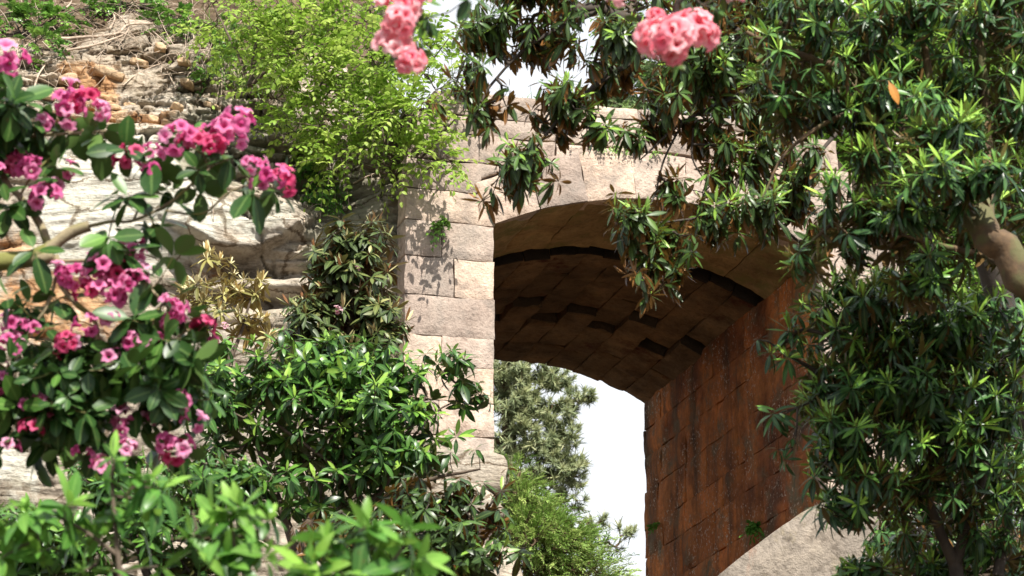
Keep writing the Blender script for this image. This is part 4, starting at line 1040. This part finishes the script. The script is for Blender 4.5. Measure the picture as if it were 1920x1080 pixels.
bush('bluish_rhododendron', 'dark bluish green shrub in the lower left behind the fresh leaves', 'shrub', b,
     [(trunk_from(b, at(280, 1100, 11.5), .1), .05, .03), (px_line([(280, 1100, 11.5), (250, 1000, 11.5), (200, 900, 11.5)]), .02, .005), (px_line([(280, 1100, 11.5), (380, 1000, 11.5), (440, 900, 11.5)]), .02, .005), (px_line([(280, 1100, 11.5), (120, 1040, 11.5), (20, 960, 11.5)]), .02, .005)],
     [(60, 1000, 110, 50, 11.5, .3, 70), (190, 900, 80, 50, 11.5, .3, 40), (260, 960, 100, 60, 11.5, .3, 60), (400, 900, 90, 70, 11.5, .3, 50), (350, 1020, 140, 60, 11.5, .3, 80), (110, 1070, 160, 40, 11.5, .3, 70)],
     rk=[ros(n=8, L=.10, wl=.30, e0=-35, e1=30, droop=.3, grav=.25, t0=.1, t1=.55), ros(n=3, L=.09, wl=.26, e0=30, e1=70, droop=.1, grav=0, t0=.6, t1=.9, frac=.4)], fmat='rhodo_mid', wmat='bark_dark', stem='stems', dens=1.0)

# --- large rhododendrons at the right -------------------------------------------
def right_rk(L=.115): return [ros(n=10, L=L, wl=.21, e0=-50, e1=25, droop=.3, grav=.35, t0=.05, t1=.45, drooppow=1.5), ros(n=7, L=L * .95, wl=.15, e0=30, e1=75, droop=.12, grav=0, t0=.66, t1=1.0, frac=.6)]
b = base_of(1800, 1500, 12)
mains = [(trunk_from(b, at(1790, 1060, 12.3), .1), .06, .035), (px_line([(1790, 1060, 12.3), (1740, 940, 12.2), (1690, 820, 12), (1640, 720, 11.9)]), .028, .008), (px_line([(1790, 1060, 12.3), (1840, 900, 12.2), (1860, 740, 12)]), .03, .01), (px_line([(1740, 930, 12), (1640, 880, 11.9), (1560, 850, 11.8)]), .02, .005), (px_line([(1690, 820, 12), (1590, 730, 11.8), (1500, 680, 11.7), (1440, 640, 11.6)]), .018, .004), (px_line([(1860, 740, 12), (1800, 640, 12), (1760, 560, 12)]), .03, .006), (px_line([(1870, 1080, 12.3), (1890, 960, 12.3), (1850, 850, 12.3)]), .03, .008)]
bush('large_rhododendron', 'large dark glossy rhododendron with pale upright shoots right of the arch', 'shrub', b, mains,
     [(1600, 620, 90, 60, 11.8, .45, 110), (1720, 620, 110, 70, 12, .5, 140), (1850, 640, 90, 90, 12, .5, 120), (1560, 730, 70, 60, 11.8, .4, 80), (1670, 730, 110, 80, 12, .5, 150), (1800, 760, 130, 90, 12, .5, 170), (1580, 830, 80, 50, 11.8, .4, 80), (1690, 860, 110, 70, 12, .5, 120), (1610, 930, 70, 40, 11.8, .35, 60), (1840, 880, 100, 80, 12.2, .5, 90), (1560, 570, 60, 40, 11.9, .3, 44), (1650, 550, 60, 40, 12, .3, 40), (1770, 960, 90, 50, 12.2, .4, 36), (1900, 1000, 60, 60, 12.3, .4, 30)],
     spots=[(1430, 640, 11.6), (1445, 655, 11.6), (1470, 665, 11.6), (1490, 580, 11.6), (1480, 610, 11.6), (1500, 640, 11.6), (1450, 790, 11.6), (1470, 770, 11.6), (1480, 820, 11.6), (1460, 850, 11.6), (1500, 740, 11.6), (1490, 870, 11.6), (1520, 900, 11.6), (1510, 700, 11.6), (1530, 950, 11.6), (1560, 960, 11.7), (1600, 970, 11.7)],
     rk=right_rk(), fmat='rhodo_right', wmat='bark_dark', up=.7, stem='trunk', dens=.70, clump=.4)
b = base_of(1930, 1500, 11.2)
mains = [([b + np.array([.3, 0, -.1]), b + np.array([.42, 0, 1.6]), at(2010, 680, 10.5), at(1915, 520, 10.4), at(1850, 425, 10.4), at(1785, 335, 10.6), at(1700, 240, 11.0), at(1640, 150, 11.2), at(1600, 20, 11.2)], .085, .045),
         (px_line([(1850, 425, 10.4), (1850, 250, 11.1), (1840, 100, 11.1), (1800, -60, 11.1)]), .035, .012), (px_line([(1700, 240, 11.0), (1740, 150, 11), (1720, 40, 10.9)]), .03, .008), (px_line([(1785, 335, 10.6), (1640, 350, 11.1), (1560, 420, 11), (1500, 470, 11)]), .018, .005), (px_line([(1640, 150, 11.2), (1520, 110, 11), (1400, 60, 11)]), .03, .008), (px_line([(1700, 240, 11.0), (1600, 210, 11.0), (1480, 280, 11), (1430, 370, 11)]), .016, .004), (px_line([(1915, 520, 10.4), (1850, 480, 11), (1760, 460, 10.9), (1690, 440, 10.9)]), .02, .006)]
bush('large_rhododendron', 'tall rhododendron with leaning brown trunk spreading across the upper right', 'shrub', b, mains,
     [(1570, 60, 110, 70, 11.1, .5, 120), (1690, 80, 110, 80, 11.1, .5, 130), (1560, 190, 80, 70, 11.1, .45, 70), (1680, 210, 110, 60, 11, .5, 110), (1800, 300, 100, 70, 11, .45, 90), (1690, 350, 110, 60, 11, .45, 100), (1800, 420, 90, 60, 11, .4, 60), (1640, 440, 80, 40, 11, .35, 56), (1860, 60, 90, 90, 11.1, .5, 110), (1890, 220, 70, 110, 11.2, .5, 110), (1780, 150, 80, 60, 11.2, .4, 60), (1740, 510, 90, 50, 11, .35, 60), (1570, 400, 60, 60, 11, .3, 30), (1890, 400, 50, 80, 11.3, .4, 50), (1470, 60, 70, 80, 11.1, .4, 70), (1460, 170, 70, 60, 11.1, .4, 56), (1520, 480, 40, 30, 11, .2, 12),
      (1720, 230, 90, 60, 10.3, .25, 60), (1790, 320, 60, 50, 10.1, .2, 44), (1740, 390, 70, 40, 10.4, .2, 40), (1850, 330, 60, 40, 10.2, .2, 30), (1700, -70, 260, 60, 11.2, .5, 110), (2030, 250, 80, 260, 11.3, .5, 90), (2050, 650, 90, 220, 11.6, .5, 90)],
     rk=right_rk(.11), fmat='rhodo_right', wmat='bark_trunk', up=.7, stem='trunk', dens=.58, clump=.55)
# a withered leaf caught in it
p = at(1672, 165, 9.6)
g = Geo(); leaves(g, [p + np.array([-.012, 0, .03])], np.array([[.35, -.1, -.85]]), np.array([[.2, -1., .1]]), .105, .036, .15, .5, 'lance')
tag(g.build('withered_leaf', M['dead_leaf'], None, p), 'single orange withered leaf caught among green leaves at upper right', 'leaf')
# overhanging rhododendron with drooping brown-backed leaves
b = base_of(2080, 1500, 14.5)
mains = [([b + np.array([.2, .2, -.1]), b + np.array([.1, .2, 3.]), at(1800, 330, 13.8), at(1640, 180, 13.4), at(1480, 120, 13.1), at(1300, 70, 12.9), at(1120, 20, 12.8), at(960, -10, 12.8)], .10, .016),
         (px_line([(1480, 120, 13.1), (1380, 180, 13), (1280, 230, 12.9), (1200, 300, 12.8)]), .016, .004), (px_line([(1300, 70, 12.9), (1180, 120, 12.8), (1080, 190, 12.7), (1010, 270, 12.7), (970, 330, 12.6)]), .016, .004), (px_line([(1120, 20, 12.8), (1000, 80, 12.7), (920, 160, 12.7), (890, 220, 12.6)]), .014, .004), (px_line([(1480, 120, 13.1), (1420, 240, 13), (1390, 330, 12.9), (1330, 400, 12.8), (1220, 420, 12.7)]), .017, .004), (px_line([(1420, 240, 13), (1440, 340, 12.9), (1460, 420, 12.8)]), .012, .004), (px_line([(1280, 230, 12.9), (1245, 300, 12.9), (1230, 360, 12.9), (1210, 400, 12.8)]), .007, .003), (px_line([(1300, 240, 12.9), (1300, 300, 12.9), (1330, 350, 12.9)]), .006, .003), (px_line([(1640, 180, 13.4), (1560, 260, 13.2), (1500, 330, 13.1), (1450, 350, 13.1)]), .014, .005)]
def droopers(gl, gw, tips, A):
    k = len(tips); m = rng.random(k) < .8
    rosettes(gl, tips[m] - A[m] * .03, A[m] * .5 + np.array([0, 0, .5]), n=7, L=.125, wl=.25, e0=-80, e1=-35, droop=.1, grav=.5, t0=.0, t1=.4)
bush('overhanging_rhododendron', 'overhanging rhododendron with drooping brown backed leaves across the arch crown', 'shrub', b, mains,
     [(940, 60, 90, 60, 12.8, .35, 50), (1040, 60, 90, 60, 12.8, .4, 54), (900, 150, 60, 60, 12.7, .3, 26), (1010, 170, 80, 40, 12.7, .3, 26), (1150, 110, 110, 60, 12.8, .4, 60), (1080, 200, 80, 40, 12.7, .3, 24), (1280, 120, 100, 80, 12.9, .4, 60), (1260, 210, 80, 40, 12.9, .3, 30), (1370, 130, 90, 80, 13, .4, 70), (1370, 230, 90, 50, 13, .35, 50), (1450, 300, 60, 60, 13, .3, 32), (1360, 310, 50, 50, 13, .3, 20), (1420, 400, 60, 40, 12.8, .3, 30), (1220, 430, 80, 34, 12.7, .3, 52), (1190, 480, 50, 30, 12.7, .25, 22), (1270, 470, 60, 30, 12.7, .25, 22), (1340, 400, 50, 40, 12.8, .25, 26), (975, 320, 44, 46, 12.6, .25, 26), (1000, 290, 40, 30, 12.6, .25, 10), (1480, 180, 70, 70, 13.1, .4, 50), (1500, 380, 40, 50, 13, .25, 20), (1480, 320, 60, 70, 12.9, .3, 40), (1535, 430, 36, 50, 12.8, .2, 22), (1310, 345, 80, 40, 12.9, .2, 18), (1130, 235, 90, 30, 12.7, .2, 18), (1380, 0, 200, 60, 13, .5, 100), (1080, -40, 200, 60, 12.8, .5, 90)],
     spots=[(905, 385, 12.6), (925, 360, 12.6), (880, 205, 12.6), (870, 220, 12.6), (920, 230, 12.6), (1045, 345, 12.6), (1050, 320, 12.6), (940, 270, 12.6), (1150, 370, 12.7), (1200, 530, 12.6), (1215, 545, 12.6), (1195, 505, 12.6), (1370, 430, 12.8), (1460, 430, 12.8), (1160, 430, 12.7), (1240, 510, 12.7), (820, 190, 12.7), (850, 150, 12.7)],
     rk=[ros(n=7, L=.105, wl=.24, e0=-40, e1=25, droop=.25, grav=.35, t0=.1, t1=.5), ros(n=6, L=.10, wl=.15, e0=30, e1=75, droop=.1, grav=0, t0=.6, t1=.95, frac=.35)], fmat='rhodo_brown', wmat='bark_dark', up=.5, stem='trunk', extra=droopers, dens=.82)
# dry understory twigs at the lower right
b = base_of(1850, 1500, 13)
bush('leafless_shrub', 'leafless dark twiggy shrub beneath the large rhododendron at lower right', 'shrub', b,
     [(trunk_from(b, at(1850, 1090, 13), .1), .05, .03), (px_line([(1850, 1090, 13), (1830, 960, 13), (1790, 860, 13)]), .03, .006), (px_line([(1850, 1090, 13), (1890, 950, 13), (1880, 820, 13)]), .03, .006), (px_line([(1850, 1090, 13), (1760, 1030, 13), (1690, 1000, 13)]), .016, .004)],
     [(1800, 950, 110, 110, 13, .4, 150), (1740, 1040, 110, 50, 13, .3, 110), (1880, 960, 60, 120, 13, .4, 90)],
     rk=[ros(n=3, L=.11, wl=.22, e0=-70, e1=-20, droop=.2, grav=.6, t0=.0, t1=.5, frac=.3)], fmat='rhodo_brown', wmat='bark', twig=.002, stem='stems')
b = base_of(1830, 1500, 15.5)
bush('dark_rhododendron', 'dark evergreen shrub in the gap behind the large rhododendron at the right edge', 'shrub', b,
     [(trunk_from(b, at(1830, 1100, 15.5), .1), .06, .04), (px_line([(1830, 1100, 15.5), (1800, 900, 15.5), (1760, 700, 15.5)]), .03, .008), (px_line([(1830, 1100, 15.5), (1880, 850, 15.5), (1900, 620, 15.5)]), .03, .008)],
     [(1880, 640, 90, 100, 15.5, .4, 90), (1760, 720, 90, 100, 15.5, .4, 80), (1890, 830, 90, 120, 15.5, .4, 110), (1770, 920, 110, 110, 15.5, .4, 110), (1860, 1040, 140, 80, 15.5, .4, 110), (1680, 1000, 60, 70, 15.5, .3, 36)],
     rk=[ros(n=9, L=.13, wl=.24, e0=-50, e1=25, droop=.3, grav=.35, t0=.0, t1=.4)], fmat='rhodo_right', wmat='bark_dark', stem='stems', clump=.2)
b = base_of(1650, 1500, 12.5)
bush('low_rhododendron', 'low green shrub growing beside the pale ramp slab at the bottom right', 'shrub', b,
     [(trunk_from(b, at(1680, 1110, 12.5), .1), .03, .02), (px_line([(1680, 1110, 12.5), (1640, 1070, 12.5), (1610, 1060, 12.5)]), .012, .004), (px_line([(1680, 1110, 12.5), (1740, 1060, 12.5), (1800, 1020, 12.5)]), .012, .004)],
     [(1620, 1065, 50, 26, 12.5, .2, 26), (1720, 1050, 90, 40, 12.5, .3, 40), (1840, 1050, 90, 50, 12.5, .3, 36)],
     spots=[(1855, 965, 12.3), (1870, 1000, 12.3), (1800, 990, 12.3)], rk=right_rk(.11), fmat='rhodo_right', wmat='bark_dark', up=.7, stem='stems')

# --- foreground: pink flowering rhododendron at the left ---------------------------
D0 = 8.0
b = base_of(-420, 1500, D0)
mains = [([b + np.array([0, 0, -.1]), b + np.array([.05, 0, 1.8]), at(-330, 640, D0), at(-150, 520, D0), at(-40, 492, D0), at(50, 483, D0), at(105, 476, D0)], .055, .022),
         (px_line([(-150, 520, D0), (-60, 490, D0 + .1), (40, 484, D0), (95, 462, D0), (130, 437, D0), (165, 424, D0)]), .022, .017),
         (px_line([(98, 470, D0), (70, 415, D0), (35, 370, D0), (5, 330, D0 + .05), (-20, 250, D0 + .1), (-10, 160, D0 + .1)]), .013, .008),
         (px_line([(165, 424, D0), (210, 415, D0), (250, 413, D0), (310, 385, D0), (360, 345, D0), (400, 310, D0 - .05)]), .006, .004),
         (px_line([(250, 413, D0), (270, 370, D0), (280, 330, D0)]), .004, .003), (px_line([(310, 395, D0), (380, 400, D0), (430, 360, D0), (490, 340, D0)]), .004, .003),
         (px_line([(105, 478, D0), (115, 530, D0), (140, 565, D0), (175, 600, D0), (182, 640, D0), (160, 700, D0), (140, 760, D0)]), .010, .006),
         (px_line([(115, 490, D0), (180, 490, D0), (240, 510, D0), (300, 560, D0), (350, 620, D0)]), .006, .004), (px_line([(182, 630, D0), (230, 680, D0), (280, 740, D0), (320, 800, D0)]), .007, .004), (px_line([(110, 500, D0), (90, 570, D0), (40, 650, D0), (10, 740, D0)]), .006, .004),
         (px_line([(-20, 250, D0 + .1), (60, 255, D0), (130, 250, D0), (200, 245, D0)]), .006, .004), (px_line([(35, 370, D0), (60, 330, D0), (100, 290, D0)]), .005, .003)]
sp = [(15, 170), (10, 215), (40, 190), (70, 190), (60, 250), (120, 245), (160, 255), (190, 240), (200, 250), (95, 310), (110, 300), (20, 260), (25, 400), (15, 380), (55, 340), (245, 275), (250, 290), (285, 290), (380, 258), (395, 268), (345, 258), (340, 320), (315, 315), (370, 320), (400, 300), (430, 290), (300, 340), (455, 330), (460, 360), (525, 355), (335, 372), (370, 345), (232, 370), (225, 388), (282, 405), (305, 425), (215, 435), (65, 455), (180, 465), (235, 480), (265, 455), (310, 480), (245, 520), (290, 520), (330, 560), (345, 590), (380, 600), (55, 575), (15, 560), (45, 580), (90, 610), (120, 560), (110, 640), (105, 650), (150, 640), (70, 640), (20, 700), (30, 790), (15, 680), (270, 580), (290, 610), (320, 640), (350, 670), (370, 655), (340, 690), (300, 640), (240, 610), (220, 640), (270, 660), (300, 690), (200, 700), (170, 700), (190, 740), (160, 740), (230, 730), (260, 720), (180, 790), (150, 780), (120, 720), (90, 700), (60, 700), (60, 760), (90, 830), (70, 850), (110, 840), (330, 740), (370, 740), (390, 770), (300, 770), (350, 830), (310, 850), (280, 790), (250, 760), (290, 720), (375, 700), (200, 820), (140, 690), (400, 600), (50, 730), (15, 810), (215, 670), (130, 800), (240, 850), (255, 690)]
bush('pink_rhododendron', 'foreground rhododendron with pink flower heads and a mossy forked limb at the left', 'shrub', b, mains,
     [(150, 720, 150, 100, D0, .25, 34), (280, 690, 110, 110, D0, .25, 26), (40, 230, 60, 70, D0 + .05, .2, 12), (40, 760, 70, 80, D0, .2, 12), (130, 800, 110, 50, D0, .2, 14), (-60, 300, 60, 200, D0, .3, 40), (-60, 750, 60, 160, D0, .3, 40)],
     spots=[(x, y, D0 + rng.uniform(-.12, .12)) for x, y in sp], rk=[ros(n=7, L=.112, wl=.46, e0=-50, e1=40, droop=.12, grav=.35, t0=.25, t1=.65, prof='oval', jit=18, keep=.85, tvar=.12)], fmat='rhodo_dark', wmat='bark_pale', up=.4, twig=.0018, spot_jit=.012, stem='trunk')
PINK = bpy.data.objects['pink_rhododendron']
fl = [(8, 120, 1.0), (125, 198, .9), (160, 196, .9), (185, 208, .7), (75, 235, .7), (25, 310, .8), (55, 318, .9), (80, 375, .85), (130, 320, .45), (248, 298, .95), (285, 290, .7), (330, 258, .9), (365, 270, .8), (420, 250, 1.0), (445, 262, .7), (400, 280, .7), (475, 312, .7), (500, 345, .75), (528, 338, .8), (250, 455, .6), (110, 512, .55), (150, 525, .85), (185, 520, .9), (220, 515, .9), (250, 535, .9), (205, 550, .9), (160, 548, .7), (255, 478, .6), (325, 580, .75), (330, 608, .7), (380, 618, .75), (398, 655, .6), (25, 612, .75), (20, 655, .85), (55, 620, .5), (165, 615, .6), (128, 645, .7), (255, 648, .8), (250, 660, .6), (210, 680, .8), (110, 735, .8), (85, 765, .8), (105, 780, .75), (60, 812, .75), (78, 800, .6), (232, 785, .8), (275, 795, .6), (340, 755, .7), (365, 795, .6), (330, 852, .8), (315, 835, .6), (300, 700, .7), (160, 855, .6), (240, 845, .7), (190, 880, .5), (0, 240, .7), (15, 840, .5), (0, 720, .7), (210, 600, .6), (290, 650, .6)]
put_flowers(PINK, [(x, y, D0 + rng.uniform(-.1, .02), s * .84) for x, y, s in fl if s > .65], TRUSS)
put_flowers(PINK, [(x + rng.normal(0, 26), y + rng.normal(0, 18), D0 + rng.uniform(-.12, .05), s * .8) for x, y, s in fl if s > .75], SMALL)
put_flowers(PINK, [(x, y, D0 + rng.uniform(-.1, .02), s * 1.15) for x, y, s in fl if s <= .65], SMALL)
# top branches with salmon flowers hanging into view
def hang(label, base, mains, spots, fl_):
    bush('flowering_rhododendron', label, 'shrub', base, mains, [], spots=spots, rk=[ros(n=6, L=.085, wl=.38, e0=-50, e1=30, droop=.15, grav=.4, t0=.3, t1=.7, prof='oval', jit=15, keep=.75)], fmat='rhodo_dark', wmat='bark_dark', up=.1, twig=.002, stem='trunk')
    o = [x for x in bpy.data.objects if x.get('label') == label][0]; put_flowers(o, fl_, SALMON)
b = base_of(300, 1500, 6.6)
b1 = base_of(-900, 1500, 6.4)
hang('flowering branch with two pink flower heads and dark leaves hanging at top centre', b1, [([b1, b1 + np.array([.1, 0, 2.4]), at(-700, 120, 6.6), at(-200, -180, 7), at(300, -210, 7), at(640, -130, 7), at(745, -30, 7), at(775, 60, 7)], .05, .006)],
     [(785, 20, 7), (800, 40, 7), (770, 80, 7), (790, 100, 7), (760, 90, 7), (800, -10, 7), (880, -5, 7), (790, 60, 7)], [(738, 18, 6.95, .85), (745, 40, 6.9, .75), (738, 95, 6.95, .85), (765, 118, 6.9, .7), (772, 5, 7, .7)])
b2 = base_of(2700, 1500, 6.8)
hang('flowering branch with a large salmon pink flower head hanging at the top right of centre', b2, [([b2, b2 + np.array([-.1, 0, 2.4]), at(2500, 120, 6.8), at(2100, -160, 7), at(1700, -180, 7), at(1400, -120, 7), at(1290, -20, 7), at(1262, 50, 7)], .05, .006), (px_line([(1400, -120, 7), (1260, -80, 7), (1180, -20, 7)]), .006, .004)],
     [(1250, 100, 7.05), (1265, 20, 7.1), (1290, -10, 7.1), (1190, 40, 7.05), (1360, -10, 7), (1340, 10, 7), (1220, -15, 7)], [(1235, 75, 6.95, .9), (1270, 70, 6.9, 1.0), (1300, 62, 6.95, .85), (1265, 92, 6.9, .7), (1228, 35, 7, .5), (1180, -8, 7, .8), (1385, -10, 7, .6)])

# --- foreground: fresh green leaves along the bottom --------------------------------
b = base_of(250, 1500, 6.6)
def fresh(label, b, mains, spots):
    bush('young_rhododendron', label, 'shrub', b, mains, [], spots=spots, rk=[ros(n=8, L=.112, wl=.32, e0=-30, e1=35, droop=.35, grav=.25, t0=.2, t1=.7, jit=15, tvar=.15, keep=.72), ros(n=4, L=.10, wl=.3, e0=25, e1=70, droop=.2, grav=.05, t0=.6, t1=1.0, frac=.7)], fmat='rhodo_fresh', wmat='bark', up=.5, twig=.0024, stem='stems', group='young rhododendrons along the bottom edge')
fresh('young rhododendron with fresh glossy leaves reaching up at the lower left', b, [(trunk_from(b, at(230, 1130, 6.6), .1), .03, .014), (px_line([(230, 1130, 6.6), (220, 1020, 6.6), (210, 930, 6.6), (212, 880, 6.6)]), .008, .004), (px_line([(220, 1040, 6.6), (150, 990, 6.6), (90, 960, 6.6)]), .006, .003)],
      [(212, 880, 6.6), (225, 900, 6.6), (180, 930, 6.6), (150, 945, 6.6), (90, 950, 6.6), (50, 985, 6.6), (240, 940, 6.6), (290, 950, 6.6), (200, 990, 6.6), (140, 1000, 6.6), (20, 1040, 6.6), (90, 1050, 6.6), (260, 1010, 6.6), (200, 1060, 6.6), (300, 1060, 6.6), (30, 990, 6.6), (150, 1080, 6.6), (270, 900, 6.6)])
b = base_of(480, 1500, 6.3)
fresh('young rhododendron with fresh glossy leaves at the bottom below the mid green shrub', b, [(trunk_from(b, at(440, 1130, 6.3), .1), .03, .014), (px_line([(440, 1130, 6.3), (440, 1040, 6.3), (430, 970, 6.3)]), .008, .004), (px_line([(440, 1100, 6.3), (380, 1020, 6.3), (360, 960, 6.3)]), .006, .003)],
      [(430, 965, 6.3), (450, 985, 6.3), (400, 970, 6.3), (470, 960, 6.3), (360, 980, 6.3), (410, 1020, 6.3), (480, 1010, 6.3), (350, 1050, 6.3), (440, 1060, 6.3), (520, 1000, 6.3), (500, 950, 6.3), (390, 1080, 6.3)])
b = base_of(680, 1500, 6.0)
fresh('young rhododendron with fresh glossy leaves at the bottom nearest the arch pier', b, [(trunk_from(b, at(680, 1140, 6.0), .1), .03, .014), (px_line([(680, 1140, 6.0), (670, 1060, 6.0), (660, 1000, 6.0)]), .008, .004), (px_line([(680, 1120, 6.0), (730, 1060, 6.0), (760, 1020, 6.0)]), .006, .003)],
      [(650, 1000, 6.0), (690, 985, 6.0), (620, 1020, 6.0), (740, 1000, 6.0), (770, 1020, 6.0), (580, 1050, 6.0), (700, 1040, 6.0), (650, 1070, 6.0), (740, 1070, 6.0), (560, 1080, 6.0), (610, 1070, 6.0)])

# ------------------------------------------------------------------ light, sky, camera
AZS, ELS = R(25), R(52)                     # to the right of straight behind the camera
tos = Vector((math.sin(AZS) * math.cos(ELS), -math.cos(AZS) * math.cos(ELS), math.sin(ELS)))
sd = bpy.data.lights.new('sun', 'SUN'); sd.energy = 4.4; sd.angle = R(.53); sd.color = (1, .95, .87)
so = bpy.data.objects.new('sun', sd); COL.objects.link(so); so.rotation_euler = tos.to_track_quat('Z', 'Y').to_euler(); so.location = (10, -20, 30)
w = bpy.data.worlds.new('World'); scene.world = w; w.use_nodes = True
N, L = w.node_tree.nodes, w.node_tree.links; N.clear()
sky = nd(N, 'ShaderNodeTexSky', sky_type='NISHITA', sun_disc=False, sun_elevation=ELS, sun_rotation=math.atan2(tos.x, tos.y), air_density=1.0, dust_density=2.0)
tc = nd(N, 'ShaderNodeTexCoord'); no = nd(N, 'ShaderNodeTexNoise', Scale=2.2, Detail=7.0, Roughness=.55)
mp = nd(N, 'ShaderNodeMapping'); mp.inputs['Scale'].default_value = (1, 1, 2.5)
L.new(tc.outputs['Generated'], mp.inputs[0]); L.new(mp.outputs[0], no.inputs['Vector'])
rp = ramp(N, [(.30, (0, 0, 0)), (.50, (1, 1, 1))]); L.new(no.outputs['Fac'], rp.inputs[0])
mx = nd(N, 'ShaderNodeMix', data_type='RGBA'); L.new(rp.outputs[0], mx.inputs[0]); L.new(sky.outputs[0], mx.inputs[6]); cr = ramp(N, [(.35, (3.7, 3.95, 4.3)), (.65, (5.4, 5.55, 5.8))]); L.new(no.outputs['Fac'], cr.inputs[0]); L.new(cr.outputs[0], mx.inputs[7])
bg = nd(N, 'ShaderNodeBackground', Strength=.105); L.new(mx.outputs[2], bg.inputs[0])
ow = nd(N, 'ShaderNodeOutputWorld'); L.new(bg.outputs[0], ow.inputs[0])
cd = bpy.data.cameras.new('camera'); cam = bpy.data.objects.new('camera', cd); COL.objects.link(cam); scene.camera = cam
cam.location = tuple(CAM); cam.rotation_euler = (math.pi / 2 + PITCH, 0, 0)
cd.sensor_width = 36; cd.lens = F / 1920 * 36; cd.clip_end = 3000; cd.clip_start = .1
cd.dof.use_dof = True; cd.dof.focus_distance = 21.5; cd.dof.aperture_fstop = 7.0
scene.view_settings.view_transform = 'Standard'; scene.view_settings.look = 'None'
scene.view_settings.exposure = 1.18; scene.view_settings.gamma = 1
